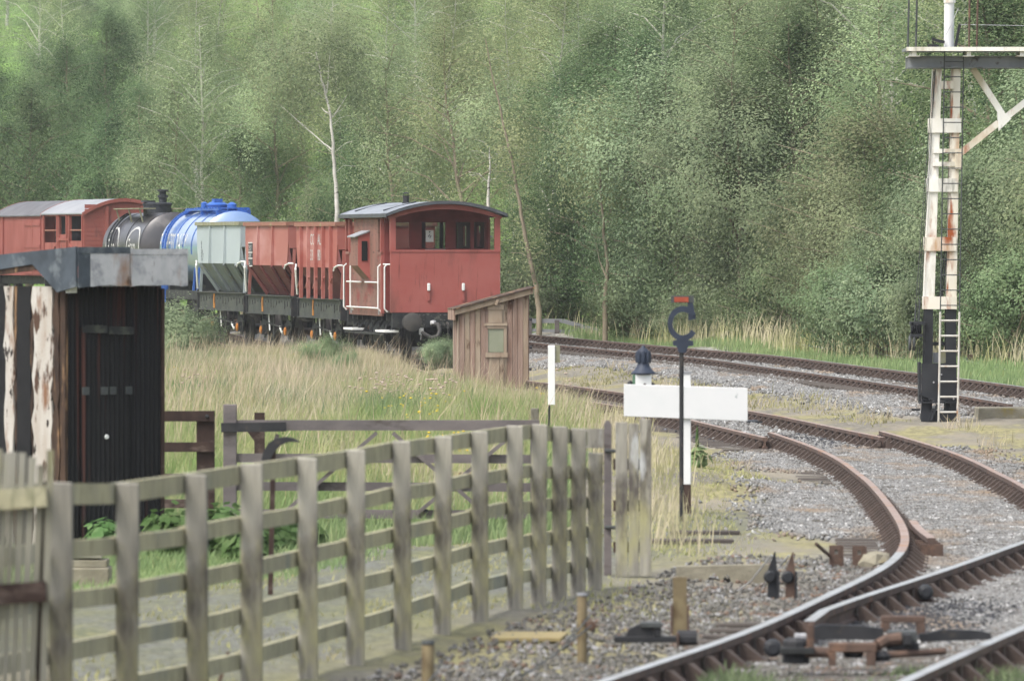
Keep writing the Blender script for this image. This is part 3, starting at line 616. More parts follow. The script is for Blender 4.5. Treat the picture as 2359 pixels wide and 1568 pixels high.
# --- hopper wagon
def hopper(t, ribs, body, chute, rim, full_ribs=False, chute_ribs=4):
    L_ = 6.6; hw, zt, zk, zb = 1.25, 3.31, 2.26, 1.47; y0, y1 = .12, 6.48
    u = MB()
    for s in (-1, 1): u.box(s*1.12-.03,s*1.12+.03,.0,L_,.98,1.44)
    for s in (-1, 1): u.box(*sorted((s*1.09,s*1.22)),0,L_,1.44,1.465); u.box(*sorted((s*1.09,s*1.20)),0,L_,.955,.98)
    MB().box(-1.2,1.2,-.06,-.003,.93,1.40).build('headstock', M['black'], t); MB().box(-1.2,1.2,L_+.003,L_+.06,.93,1.40).build('headstock', M['black'], t)
    rv = u; r3 = random.Random(4)
    for s in (-1, 1):
        for k in range(16): rv.box(s*1.155-.01,s*1.155+.01,.3+k*.4,.36+k*.4,r3.uniform(1.1,1.3),r3.uniform(1.31,1.36), 1)
    u.build('solebar', [M['solebar'], M['blackw']], t)
    # upper box: sides vertical to the knuckle then sloping in; ends vertical half way then sloping in
    zi, xi, yi, ze = 1.47, .55, 1.75, 2.72
    b = MB()
    for s in (-1, 1):     # sheet thickness 8 mm shown as closed wedge
        b.add([(s*hw,y0,zt),(s*hw,y1,zt),(s*hw,y1-.18,zk),(s*hw,y0+.18,zk),(s*(hw-.03),y0,zt),(s*(hw-.03),y1,zt),(s*(hw-.03),y1-.18,zk),(s*(hw-.03),y0+.18,zk),(s*hw,y0,ze+.1),(s*hw,y1,ze+.1),(s*(hw-.03),y0,ze+.1),(s*(hw-.03),y1,ze+.1)],
              [(0,8,3,2,9,1),(4,5,11,6,7,10),(0,1,5,4),(0,4,10,8),(8,10,7,3),(3,7,6,2),(2,6,11,9),(9,11,5,1)])
    for y, s in ((y0,1),(y1,-1)): b.box(-hw+.03,hw-.03,*sorted((y,y+s*.03)),ze,zt)
    b.build('hopper_body', M[body], t)
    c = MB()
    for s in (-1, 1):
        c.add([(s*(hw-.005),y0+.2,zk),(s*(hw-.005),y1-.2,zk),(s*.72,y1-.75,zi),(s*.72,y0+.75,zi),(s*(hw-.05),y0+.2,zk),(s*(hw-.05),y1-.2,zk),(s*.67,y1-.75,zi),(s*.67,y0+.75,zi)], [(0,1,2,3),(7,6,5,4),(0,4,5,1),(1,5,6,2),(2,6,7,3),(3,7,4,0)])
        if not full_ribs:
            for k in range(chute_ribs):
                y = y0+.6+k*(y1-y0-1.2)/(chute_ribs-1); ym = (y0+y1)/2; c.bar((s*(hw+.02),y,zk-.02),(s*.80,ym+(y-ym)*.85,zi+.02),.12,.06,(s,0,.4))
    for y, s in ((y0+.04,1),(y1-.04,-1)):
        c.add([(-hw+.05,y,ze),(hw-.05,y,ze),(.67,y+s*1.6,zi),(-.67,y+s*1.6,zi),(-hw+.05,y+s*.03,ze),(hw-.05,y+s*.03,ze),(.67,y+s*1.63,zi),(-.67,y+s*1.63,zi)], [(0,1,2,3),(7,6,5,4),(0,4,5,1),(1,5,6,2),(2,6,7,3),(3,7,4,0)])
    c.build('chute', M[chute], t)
    r_ = MB()
    for s in (-1, 1): r_.box(*sorted((s*(hw-.06),s*(hw+.06))),y0-.03,y1+.03,zt,zt+.10)
    r_.box(-hw+.06,hw-.06,y0-.03,y0+.06,zt,zt+.10); r_.box(-hw+.06,hw-.06,y1-.06,y1+.03,zt,zt+.10); r_.build('rim', M[rim], t)
    for k in ribs:
        for s in (-1, 1):
            y = y0+k*(y1-y0)
            if full_ribs: MB().box(*sorted((s*(hw+.002),s*(hw+.085))),y-.05,y+.05,1.468,zt-.01).build('rib', M[body], t)
            else: MB().prism([(s*(hw+.001),zt-.01),(s*(hw+.05),zt-.01),(s*(hw+.09),zk),(s*(hw+.001),zk)], y-.045, y+.045, 'y').build('rib', M[body], t)
    if full_ribs:
        for s in (-1, 1):
            for k in range(5): yb_ = y0+.5+k*1.2; MB().bar((s*1.30,yb_+.55,1.72),(s*1.30,yb_,2.02),.03,.03).build('web_strut', M[body], t)
    for s in (-1, 1):
        for y, sg in ((y0-.02,1),(y1+.02,-1)):
            MB().bar((s*1.14,y,1.468),(s*1.08,y,2.70),.075,.04,(0,1,0)).build('end_stanchion', M[body if not full_ribs else body], t)
    for s in (-1, 1):
        h = MB(); h.tube([(s*1.2,-.35,2.32),(s*1.25,.0,2.32),(s*1.3,.3,2.26),(s*1.31,.34,2.18)], .022, 6); h.build('handrail', M['white'], t); h = MB(); h.tube([(s*1.2,L_+.3,2.32),(s*1.25,L_-.1,2.32),(s*1.31,L_-.34,2.22)], .022, 6)
        h.build('handrail', M['white'], t); h = MB(); h.tube([(s*1.31,L_-.34,2.22),(s*1.31,L_-.36,2.2),(s*1.22,L_-.1,1.55)], .03, 6); h.build('handrail', M['white'], t); h = MB(); h.tube([(-.5+s*.35,y0-.06,3.02),(-.5+s*.35-.3*s,y0-.06,3.02)], .02, 5)
        h.build('handrail', M['white'], t)
    st = MB().box(-1.15,1.15,-.02,.9,1.41,1.44); st.build('end_platform', M['blackw'], t)
    for y in (1.5, 5.1): wheelset(t, y); axleguards(t, y, L_)
    for s in (-1, 1): MB().box(*sorted((s*1.152,s*1.165)),4.3,4.5,1.02,1.42).build('marker_plate', M['orange'], t)
    buffers(t, L_); brakegear(t, L_, 1.9, 4.7)
# --- tank wagon
def tank(t, Lt, r, zc, m, mf, dished=.28, n=40):
    pr = [(.01,-dished),(r*.35,-dished*.93),(r*.62,-dished*.72),(r*.84,-dished*.38),(r*.95,-dished*.14),(r,0),(r,Lt),(r*.95,Lt+dished*.14),(r*.84,Lt+dished*.38),(r*.62,Lt+dished*.72),(r*.35,Lt+dished*.93),(.01,Lt+dished)]
    MB().lathe(pr, n, (0,.45,zc), 'y').build('tank_barrel', M[m], t, smooth=40)
    u = MB()
    for s in (-1, 1): u.box(s*.95-.05,s*.95+.05,0,Lt+.9,1.0,1.25)
    u.box(-1.2,1.2,-.06,0,.95,1.3); u.box(-1.2,1.2,Lt+.9,Lt+.96,.95,1.3); u.box(-.9,.9,1,1.3,1.25,zc-r*.7); u.box(-.9,.9,Lt-.3,Lt,1.25,zc-r*.7)
    u.build('underframe', M['blackw'], t)
    buffers(t, Lt+.9); [wheelset(t, y) for y in (1.3, (Lt+.9)-1.3)]; [axleguards(t, y, Lt, 'blackw') for y in (1.3, Lt+.9-1.3)]
def band(t, y, r, zc, m, w_=.06, th=.012, a0=-10, a1=190, name='band'):
    mb = MB(); N = 30
    for i in range(N):
        a, b = R(a0+(a1-a0)*i/N), R(a0+(a1-a0)*(i+1)/N)
        q = lambda a, rr: (rr*math.cos(a), zc+rr*math.sin(a))
        mb.prism([q(a,r+.001),q(b,r+.001),q(b,r+th),q(a,r+th)], y-w_/2, y+w_/2, 'y')
    return mb.build(name, M[m], t, smooth=30)
def cyl(r, zc, y0, a0):        # text (u along towards the near end, v up) on the left flank of a barrel
    return lambda u, v: (-(r+.006)*math.cos(a0+v/r), y0-u, zc+(r+.006)*math.sin(a0+v/r))
def place(name, label, cat, xn, d, h, th, group): return thing(name, label, cat, (xn, d, CZ-h), R(th), group)
GR = 'wagons standing in the siding'
brake_van(place('brake_van', 'red brake van with open veranda end and curved grey roof, nearest of the standing wagons', 'brake van', -1.6, 177, 2.93, 9.8, GR))
t = place('hopper_wagon', 'bright red hopper wagon with full height ribs, coupled behind the brake van', 'hopper wagon', -3.15, 186, 2.88, 11.0, GR)
hopper(t, (.12,.3,.48,.66,.84), 'hop_red2', 'hop_shade', 'rim', True)
for body, yy, zz in (('AL',3.11,2.84),('80',3.11,2.44),('CO',4.26,2.84),('33',4.26,2.44)):
    lettering(body, .40, lambda u, v: (-1.258, yy-u, zz+v), M['letter'], t, sx=1.15)
t = place('hopper_wagon', 'faded red hopper wagon with smooth sides and a white framed data panel', 'hopper wagon', -4.63, 193.8, 2.85, 12.2, GR)
hopper(t, (.33,.67), 'hop_red', 'hop_shade', 'rim')
p = MB()
for i, (za, zb_, tx) in enumerate(((2.62,2.84,'21T'),(2.46,2.58,'HOP'),(2.26,2.42,'28'))): p.box(-1.262,-1.251,5.35,5.95,za,zb_)
po = p.build('data_panel', M['letterd'], t); f = MB()
for z in (2.6,2.44,2.235,2.86): f.box(-1.266,-1.2625,5.33,5.97,z-.015,z+.015)
f.build('panel_frame', M['letter'], po)
for z, tx in ((2.65,'21T'),(2.47,'HOP'),(2.27,'28')): lettering(tx, .2 if z > 2.6 else .13, lambda u, v: (-1.2635, 5.9-u, z+v), M['letter'], po, sx=1.3)
t = place('hopper_wagon', 'pale grey hopper wagon with small black side lettering, next to the blue tank', 'hopper wagon', -6.16, 201.4, 2.82, 13.2, GR)
hopper(t, (.33,.67), 'hop_grey', 'hop_gshade', 'rim_g')
for z, tx in ((2.78,'B'),(2.66,'4'),(2.54,'28'),(2.43,'21T'),(2.32,'14')): lettering(tx, .14, lambda u, v: (-1.256, 5.85-u, z+v), M['letterd'], t, sx=1.8)
# milk tank
t = place('tank_wagon', 'blue milk tank wagon with bold white lettering and a roof walkway', 'tank wagon', -7.75, 209, 2.6, 13.4, GR)
r, zc = 1.05, 2.46; tank(t, 6.0, r, zc, 'blue', 'bluef')
for y in (1.6,2.9,4.1,5.9): band(t, y, r, zc, 'bluef', .05)
lettering('EXPRESS DAIRY', .80, cyl(r, zc, 6.5, -.12), M['letter'], t, sx=.74)
wk = MB()
for s in (-1, 1): wk.box(s*.42-.04,s*.42+.04,.6,5.6,zc+r+.02,zc+r+.07)
for k in range(12): wk.box(-.46,.46,.7+k*.42,.86+k*.42,zc+r+.071,zc+r+.10)
for y in (.7,3,5.5): wk.box(-.5,.5,y,y+.06,zc+r-.1,zc+r+.018)
wk.build('walkway', M['bluef'], t)
hd = MB().lathe([(.30,zc+r-.02),(.30,zc+r+.16),(.33,zc+r+.17),(.33,zc+r+.20),(.2,zc+r+.27),(.02,zc+r+.3)], 16, (0,3.1,0)); hd.box(-.12,.12,2.9,3.3,zc+r+.28,zc+r+.36); hd.build('filler_hatch', M['bluef'], t, smooth=35); hd = MB(); hd.lathe([(.14,zc+r),(.14,zc+r+.2),(.04,zc+r+.26)], 12, (.25,2.2,0)); hd.build('vent', M['bluef'], t, smooth=35); hd = MB(); hd.lathe([(.1,zc+r),(.1,zc+r+.24),(.03,zc+r+.28)], 12, (-.2,4.0,0))
hd.build('vent', M['bluef'], t, smooth=35)
ld = MB()
for yy in (5.05,5.45):
    N = 16
    for i in range(N):
        a, b = R(88+(200-88)*i/N), R(88+(200-88)*(i+1)/N); q = lambda a, rr: (rr*math.cos(a), zc+rr*math.sin(a))
        ld.prism([q(a,r+.08),q(b,r+.08),q(b,r+.13),q(a,r+.13)], yy-.03, yy+.03, 'y')
for k in range(12): a = R(95+k*8.5); ld.bar(((r+.105)*math.cos(a),5.05,zc+(r+.105)*math.sin(a)),((r+.105)*math.cos(a),5.45,zc+(r+.105)*math.sin(a)),.04,.02,(0,0,1))
for s in (-1,): 
    ld.bar((-1.16,5.05,2.1),(-1.16,5.05,.9),.05,.03); ld.bar((-1.16,5.45,2.1),(-1.16,5.45,.9),.05,.03)
ld.build('ladder', M['bluef'], t)
for y in (.9,1.5,5.6,6.2):
    for s in (-1,1): MB().bar((s*1.0,y,1.25),(s*.95,y,1.9),.06,.06).build('tank_stay', M['bluef'], t)
# black tank
t = place('tank_wagon', 'black oil tank wagon with white oval badges and a filler dome, behind the blue tank', 'tank wagon', -9.85, 217.3, 2.42, 14.6, GR)
r, zc = 1.03, 2.30; tank(t, 5.6, r, zc, 'tankblk', 'tankblk2')
for y in (.5,2.6,4.5): band(t, y, r, zc, 'tankblk2', .05)
dm = MB().lathe([(.42,zc+r-.12),(.42,zc+r+.22),(.45,zc+r+.23),(.45,zc+r+.27),(.38,zc+r+.3)], 18, (0,2.9,0)); dm.lathe([(.12,zc+r+.3),(.12,zc+r+.44),(.16,zc+r+.45),(.16,zc+r+.52),(.10,zc+r+.53),(.10,zc+r+.62),(.17,zc+r+.63),(.17,zc+r+.68),(.05,zc+r+.69)], 12, (.15,2.8,0)); dm.box(-.45,-.1,2.7,3.1,zc+r+.3,zc+r+.36)
dm.build('filler_dome', M['tankblk2'], t, smooth=30)
wk = MB().box(-.9,-.4,1.2,5.0,zc+r+.1,zc+r+.13); wk.box(.4,.9,1.2,5.0,zc+r+.1,zc+r+.13)
for y in (1.4,3,4.8): wk.bar((-.85,y,zc+r+.1),(-.75,y,zc+.75),.04,.04); wk.bar((.85,y,zc+r+.1),(.75,y,zc+.75),.04,.04)
wk.build('walkway', M['rim_g'], t)
ld = MB()
for yy in (4.5,4.95):
    for i in range(12):
        a, b = R(115+(200-115)*i/12), R(115+(200-115)*(i+1)/12); q = lambda a, rr: (rr*math.cos(a), zc+rr*math.sin(a))
        ld.prism([q(a,r+.06),q(b,r+.06),q(b,r+.11),q(a,r+.11)], yy-.03, yy+.03, 'y')
for k in range(9): a = R(120+k*9); ld.bar(((r+.085)*math.cos(a),4.5,zc+(r+.085)*math.sin(a)),((r+.085)*math.cos(a),4.95,zc+(r+.085)*math.sin(a)),.04,.02)
ld.build('ladder', M['tankblk2'], t)
def oval(t, yc, a0, r, zc, hu=.95, hv=.62):
    fn = cyl(r, zc, yc, a0); mb = MB(); N = 40; vs = []; fs = []
    for i in range(N):
        a = 2*math.pi*i/N
        vs += [fn(hu*math.cos(a), hv*math.sin(a)), fn((hu-.08)*math.cos(a), (hv-.07)*math.sin(a))]
    for i in range(N): j = (i+1) % N; fs.append((2*i,2*j,2*j+1,2*i+1))
    mb.add(vs, fs); o = mb.build('oval_badge', M['letter'], t)
    lettering('Esso', .62, lambda u, v: cyl(r, zc, yc, a0)(u-.72, v-.2), M['letter'], o, sx=.98)
oval(t, 1.55, .02, r, zc); oval(t, 4.6, .02, r, zc)
# vans
def van(t, L_, hw, eave, rise, m, roofm, kind):
    u = MB()
    for s in (-1, 1): u.box(s*.95-.05,s*.95+.05,0,L_,.95,1.2)
    u.box(-1.2,1.2,-.06,0,.92,1.22); u.box(-1.2,1.2,L_,L_+.06,.92,1.22); u.build('underframe', M['blackw'], t)
    zf = 1.22; arc = hoop_profile(hw, eave, rise)
    for y0, y1 in ((.0,.06),(L_-.06,L_)):
        MB().prism([(-hw,zf),(hw,zf)]+[p for p in reversed(arc)], y0, y1, 'y').build('end_wall', M[m], t)
    e = MB()
    for k in range(16): e.box(-hw+.02,hw-.02,-.006,-.001,zf+.02+k*.14,zf+.14+k*.14)
    e.build('end_planks', M[m], t)
    for x in (-.55,.55): MB().box(x-.05,x+.05,-.07,-.007,zf,eave+rise*.6).build('end_stanchion', M[m], t)
    for s in (-1, 1):
        x0, x1 = sorted((s*hw, s*(hw-.05)))
        if kind == 'cattle':
            ops = [(.06+.42*0+.1,1.85,2.55,3.0),(2.0,3.4,2.1,3.0),(3.55,L_-.2,2.3,3.0)]
            ops = [(.15,1.9,2.35,eave-.05),(2.35,3.35,2.55,eave-.05),(3.7,L_-.2,2.3,eave-.05)]
            holes(.06,L_-.06,zf,eave,ops,x0,x1,axis='x').build('side_wall', M[m], t)
            b = MB()
            for a in (.15,3.7): b.box(x0-.01,x1+.01,a,a+1.75,2.66,2.70)
            b.build('side_bar', M['rim'], t)
            for a in (.12,1.95,2.28,3.38,3.62,L_-.2): MB().box(*sorted((s*(hw+.001),s*(hw+.05))),a-.05,a+.05,zf,eave-.02).build('side_post', M[m], t)
            q = MB(); q.bar((s*(hw+.03),.2,zf+.05),(s*(hw+.03),1.8,2.25),.06,.03); q.bar((s*(hw+.03),L_-.25,zf+.05),(s*(hw+.03),3.8,2.2),.06,.03); q.box(*sorted((s*(hw+.001),s*(hw+.04))),1.9,3.6,2.36,2.44); q.build('side_brace', M[m], t)
        else:
            MB().box(x0,x1,.06,L_-.06,zf,eave).build('side_wall', M[m], t)
            for a in (.15,1.35,L_-1.35,L_-.15): MB().box(*sorted((s*(hw+.001),s*(hw+.05))),a-.05,a+.05,zf,eave-.02).build('side_post', M[m], t)
            q = MB(); q.bar((s*(hw+.03),.2,eave-.1),(s*(hw+.03),1.3,zf+.05),.08,.03); q.build('side_brace', M[m], t); q = MB(); q.bar((s*(hw+.03),L_-.2,eave-.1),(s*(hw+.03),L_-1.3,zf+.05),.08,.03); q.build('side_brace', M[m], t)
            for a in (2.0,3.1):
                dr = MB().box(*sorted((s*(hw+.001),s*(hw+.03))),a,a+1.07,zf+.05,eave-.1); do = dr.build('door', M[m], t)
                q = MB()
                for z in (zf+.15,2.1,eave-.3): q.box(*sorted((s*(hw+.031),s*(hw+.05))),a,a+1.07,z,z+.09)
                q.build('door_batten', M[m], do)
            lv = MB()
            for k in range(9): lv.bar((-.35,-.08,1.5+k*.16),(.35,-.08,1.5+k*.16),.05,.1)
    if kind == 'cattle': MB().box(-hw+.06,hw-.06,.7,L_-.1,zf,zf+.05).build('floor', M['void'], t); MB().box(-hw+.35,-hw+.37,.1,L_-.1,zf+.05,eave+.1).build('inner_shade_sheet', M['void'], t)  # near-black sheet stands in for the shade inside the van
    pr = hoop_profile(hw+.07, eave, rise+.02); mb = MB(); ya, yb = -.05, L_+.05
    for i in range(len(pr)-1):
        (x0,z0),(x1,z1) = pr[i], pr[i+1]; mb.prism([(x0,z0+.001),(x1,z1+.001),(x1,z1+.04),(x0,z0+.04)], ya, yb, 'y')
    ro = mb.build('roof', M[roofm], t, smooth=30)
    for y0 in (ya-.05, yb+.002):
        eb = MB()
        for i in range(len(pr)-1):
            (x0,z0),(x1,z1) = pr[i], pr[i+1]; eb.prism([(x0,z0-.06),(x1,z1-.06),(x1,z1+.05),(x0,z0+.05)], y0, y0+.048, 'y')
        eb.build('end_hoop', M[m], ro)
    buffers(t, L_); [wheelset(t, y) for y in (1.2, L_-1.2)]; [axleguards(t, y, L_, 'blackw') for y in (1.2, L_-1.2)]
t = place('cattle_wagon', 'red cattle van with open slatted side windows and light grey roof', 'cattle van', -11.85, 225.5, 2.28, 16.2, GR)
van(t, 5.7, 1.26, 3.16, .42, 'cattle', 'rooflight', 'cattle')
lv = MB()
t = place('goods_van', 'red box van with dark grey roof behind the cattle van', 'goods van', -13.15, 232.6, 2.25, 17.0, GR)
van(t, 8.6, 1.26, 3.1, .45, 'box', 'roofdark', 'box')
lv = MB()
for k in range(10): lv.prism([(-1.2,1.3+k*.17),(-.75,1.3+k*.17),(-.75,1.42+k*.17),(-1.2,1.40+k*.17)], -.12, -.01, 'y')
lv.build('end_vent', M['box'], t)
# ---------------------------------------------------------------- signal post (d = 106)
rr = random.Random(11)
PS = 160.0
def sg(x, y, dy=0): q = W(x, y, PS); return Vector((q.x, q.y+dy, q.z))
base = sg(2165, 976); base.z = g1(base.x, base.y)
t = thing('signal_post', 'tall rusty cream bracket signal post on a black base with ladder and high platform', 'railway signal', base)
def loc(x, y, dy=0): return sg(x, y, dy)-base
def quadbar(x0a, x1a, x0b, x1b, ya, yb, dy0, dy1, m, name):     # upright between two heights, tapering
    mb = MB(); vs = []
    for x0, x1, y in ((x0a,x1a,ya),(x0b,x1b,yb)):
        for x, d in ((x0,dy0),(x1,dy0),(x1,dy1),(x0,dy1)): vs.append(loc(x, y, d))
    mb.add(vs, [(0,1,2,3),(7,6,5,4),(0,4,5,1),(1,5,6,2),(2,6,7,3),(3,7,4,0)]); return mb.build(name, m, t)
WH, RU, BK = M['sigwhite'], M['sigrust'], M['sigblack']
for d0, d1 in ((0,.05),(.34,.39)):
    quadbar(2152,2170,2132,2152,159,712,d0,d1,WH,'upright'); quadbar(2197,2213,2184,2203,159,712,d0,d1,RU,'upright')
quadbar(2150,2153,2128,2131.5,159,712,.0,.39,WH,'upright_web'); quadbar(2193,2196.8,2180,2183.8,159,712,.052,.338,RU,'upright_web')
def strap(x0, x1, ya, yb, m, name='cross_plate', dy=-.03):
    a, b = loc(x0, yb, dy), loc(x1, ya, dy); mb = MB().box(a.x,b.x,a.y,a.y+.026,a.z,b.z)
    mb.box(a.x,b.x,a.y+.43,a.y+.456,a.z,b.z); mb.box(a.x-.02,a.x-.001,a.y+.027,a.y+.429,a.z,b.z); return mb.build(name, m, t)
strap(2171,2197,187,205,M['sigrust'])
for x0,x1,ya,yb,m in ((2144,2214,273,306,WH),(2150,2213,343,353,WH),(2149,2212,373,383,WH),(2140,2206,411,442,WH),(2134,2203,546,578,RU),(2131,2204,683,712,RU)): strap(x0,x1,ya,yb,m)
strap(2203,2216,345,390,RU,dy=-.06)
# black base
for d0, d1 in ((0,.06),(.36,.42)):
    quadbar(2131,2150,2126,2147,712,976,d0,d1,BK,'base_upright'); quadbar(2180,2203,2178,2203,712,976,d0,d1,BK,'base_upright')
def pl(x0,x1,ya,yb,dy,th,m,name):
    a, b = loc(x0,yb,dy), loc(x1,ya,dy); return MB().box(a.x,b.x,a.y,a.y+th,a.z,b.z).build(name, m, t)
pl(2122,2203,836,922,-.10,.03,BK,'base_plate'); pl(2116,2121.5,834,924,-.08,.3,BK,'base_plate'); pl(2117,2203,924,928,-.16,.4,BK,'base_ledge'); pl(2121,2204,944,976,-.1,.03,BK,'base_plate')
pl(2122,2140,929,944,-.09,.05,BK,'base_bracket'); pl(2186,2202,929,944,-.09,.05,BK,'base_bracket')
pl(2151,2163,812,836,.1,.12,M['rooflight'],'cable_box'); pl(2163.5,2182,810,836,.1,.12,M['rim_g'],'cable_box')
pl(2146,2185,714+74,714+82,.2,.05,BK,'base_brace')
MB().bar(loc(2118,905,-.13),loc(2160,925,-.13),.03,.07,(0,1,0)).build('base_brace', BK, t)
MB().bar(loc(2143,968,-.13),loc(2158,930,-.13),.03,.06,(0,1,0)).build('base_brace', BK, t)
bo = MB()
for x, y in ((2140,922-4),(2146,918),(2196,918),(2168,862),(2150,880)): q = loc(x,y,-.104); bo.lathe([(.014,0),(.012,-.008)], 6, q, 'y')
bo.build('bolt', M['galv'], t)
# ladder
def rung_x(y, s): f = (y-120)/(976-120); return (2174+(2160-2174)*f) if s < 0 else (2218+(2204-2218)*f)
for nm, ya, yb, m, rad, w0 in (('upper_ladder',116,718,M['ladder_d'],.010,0),('lower_ladder',718,977,M['ladder_w'],.017,0)):
    mb = MB()
    for s in (-1, 1): mb.tube([loc(rung_x(ya,s),ya,-.22),loc(rung_x(yb,s),yb,-.22)], rad, 6)
    y = 948
    while y > 120:
        if ya < y < yb: mb.tube([loc(rung_x(y,-1),y,-.22),loc(rung_x(y,1),y,-.22)], rad*.85, 5)
        y -= 35.0
    mb.build(nm, m, t)
# beam, platform, cap post
def ibeam(x0, x1, ya, yb, dy):
    a, b = loc(x0,yb,dy), loc(x1,ya,dy); h = b.z-a.z
    return MB().box(a.x,b.x,a.y+.07,a.y+.09,a.z+.013,b.z-.013).box(a.x,b.x,a.y,a.y+.16,a.z,a.z+.012).box(a.x,b.x,a.y,a.y+.16,b.z-.012,b.z)
ibeam(2090,2800,130,157,-.16).build('cross_beam', M['sigsteel'], t); ibeam(2090,2800,130,157,.40).build('cross_beam', M['sigsteel'], t)
a, b = loc(2084,120,-.45), loc(2800,111.5,-.45)
MB().box(a.x,b.x,a.y,a.y+1.2,a.z+.01,b.z).build('platform', M['sigsteel'], t); MB().box(a.x,b.x,a.y-.022,a.y-.001,a.z,b.z+.006).build('platform_edge', WH, t)
for x in (2103,2228,2350): 
    q = loc(x,130,-.42); MB().box(q.x-.03,q.x+.03,q.y,q.y+.9,q.z+.001,q.z+.06).box(q.x-.08,q.x+.08,q.y,q.y+.9,q.z-.012,q.z).build('platform_bracket', WH, t)
q0, q1 = loc(2187,110,.1), loc(2189,-160,.1); MB().tube([q0,q1], [.074,.070], 16).build('doll_post', M['white'], t, smooth=40)
q = loc(2189,2,.1); MB().tube([q-Vector((0,0,.03)),q+Vector((0,0,.03))], .09, 14).build('post_collar', M['sigwhite'], t)
for xa, xb in ((2106.5,2112),(2088,2094),(2228.5,2231),(2246,2252)):
    MB().tube([loc(xa,111,-.4),loc(xb,-150,-.4)], .016, 6).build('handrail_standard', M['ladder_d'] if xa < 2200 else M['rust'], t)
lv = MB().bar(loc(2147,90,0),loc(2176,98,0),.04,.06,(0,1,0)); lv.box(*[f for p_ in zip(loc(2138,109,-.05),loc(2162,103,.1)) for f in p_]); lv.tube([loc(2149,92,0),loc(2150,104,0)], .012, 6); lv.build('crank_lever', M['black'], t)
lv = MB().bar(loc(2201,108,0),loc(2211,57,0),.04,.055,(0,1,0), w2=.04, h2=.07); lv.build('balance_lever', M['black'], t)
MB().tube([loc(2212,57,0),loc(2700,66,0)], .004, 4).build('signal_wire', M['galv'], t)
MB().tube([loc(2207,20,-.06),loc(2190,60,-.05),loc(2178,82,-.04)], .005, 4).build('cable', M['galv'], t)
# diagonal bracket to the right
MB().bar(loc(2241,158,.0),loc(2308,262,.0),.09,.10,(0,1,0)).build('bracket_strut', WH, t)
MB().bar(loc(2214,352,.0),loc(2300,283,.0),.09,.10,(0,1,0)).build('bracket_strut', RU, t)
MB().bar(loc(2318,270,.0),loc(2420,190,.0),.09,.10,(0,1,0)).build('bracket_strut', WH, t)
MB().prism([(p.x,p.z) for p in (loc(2303,250),loc(2329,274),loc(2300,302),loc(2297,262))], -.07, .06, 'y').build('gusset_plate', WH, t)
# pulley cluster and wires on the left
pm = MB()
a = loc(2100,775,-.1); 
pm.box(*[f for p_ in zip(loc(2099,760,-.12),loc(2103,742,.2)) for f in p_]); pm.box(*[f for p_ in zip(loc(2096,748,-.12),loc(2131,741,.2)) for f in p_]); pm.box(*[f for p_ in zip(loc(2097,776,-.12),loc(2124,769,.2)) for f in p_])
for k in range(5): q = loc(2100+k*5,756,-.05); pm.lathe([(.09,-.012),(.07,0),(.09,.012)], 14, q, 'x')
pm.box(*[f for p_ in zip(loc(2112,780,-.1),loc(2117,745,.1)) for f in p_]); pm.build('pulley_frame', M['sigblack'], t)
wg = MB()
for k in range(2): q = loc(2096+k*9,790,-.05); wg.lathe([(.02,-.02),(.10,-.02),(.115,0),(.10,.02),(.02,.02)], 14, q, 'x')
wg.build('pulley_wheel', M['ladder_d'], t, smooth=30)
wr = MB()
for x0, y0, x1, y1 in ((2106,742,2150,165),(2112,742,2153,165),(2117,742,2155,160),(2113,805,2114,870),(2118,800,2120,900)): wr.tube([loc(x0,y0,-.05),loc(x1,y1,-.02)], .005, 4)
wr.tube([loc(2107,740,-.05),loc(2110,700,-.05)], .012, 5); wr.tube([loc(2116,740,-.05),loc(2119,690,-.05)], .012, 5)
wr.tube([loc(2170,700,.2),loc(2185,560,.2)], .012, 5); wr.tube([loc(2165,700,.2),loc(2180,560,.2)], .012, 5); wr.build('signal_wire', M['ladder_d'], t)
# ---------------------------------------------------------------- white board, letter sign, lamp, white post
def ground_at(p): return Vector((p.x, p.y, g1(p.x, p.y)))
p = 250.0; b0 = ground_at(W(1583, 1190, p)); 
t = thing('notice_board', 'blank white notice board on a white post beside the tall grass, below the lamp', 'notice board', b0)
L2 = lambda x, y, dy=0: W(x, y, p)+Vector((0,dy,0))-b0
zt = L2(1583,868).z; 
MB().box(-.033,.033,-.035,.035,.28,zt+.03).build('post', M['white'], t, bevel=.004); MB().box(-.04,.04,-.042,.042,zt+.031,zt+.05).build('post_cap', M['rooflight'], t)
MB().box(-.035,.035,-.037,.037,-.1,.279).build('post_foot', M['darkwood'], t)
a, b_, c, d = L2(1437,958), L2(1576,964), L2(1576,887), L2(1437,884)
bd = MB(); P4 = [L2(1437,958),L2(1722,969),L2(1722,893),L2(1437,884)]
bd.prism([(q.x,q.z) for q in P4], -.062, -.037, 'y'); bd.build('board', M['board'], t, bevel=.003)
l0 = W(1482, 885, p-2)
t = thing('signal_lamp', 'signal lamp with dark blue cap and white and green body behind the white board', 'lamp', l0)
lm = MB().lathe([(.0,.0),(.085,.0),(.085,.18),(.0,.18)], 4, (0,0,-.08), 'z'); 
MB().box(-.075,.075,-.075,.075,-.14,.095).build('lamp_body', M['white'], t, bevel=.006)
MB().box(-.10,-.0752,-.07,.07,-.14,.09).build('side_panel', M['green'], t)
MB().lathe([(.05,-.03),(.07,0),(.055,.02)], 14, (-.12,0,-.03), 'x').build('lens_hood', M['black'], t); MB().lathe([(.05,-.02),(.06,.0),(.05,.02)], 14, (.085,0,-.04), 'x').build('lens_hood', M['black'], t)
MB().lathe([(.014,-.004),(.013,.0)], 10, (.012,-.078,.0), 'y').build('sight_hole', M['rust'], t)
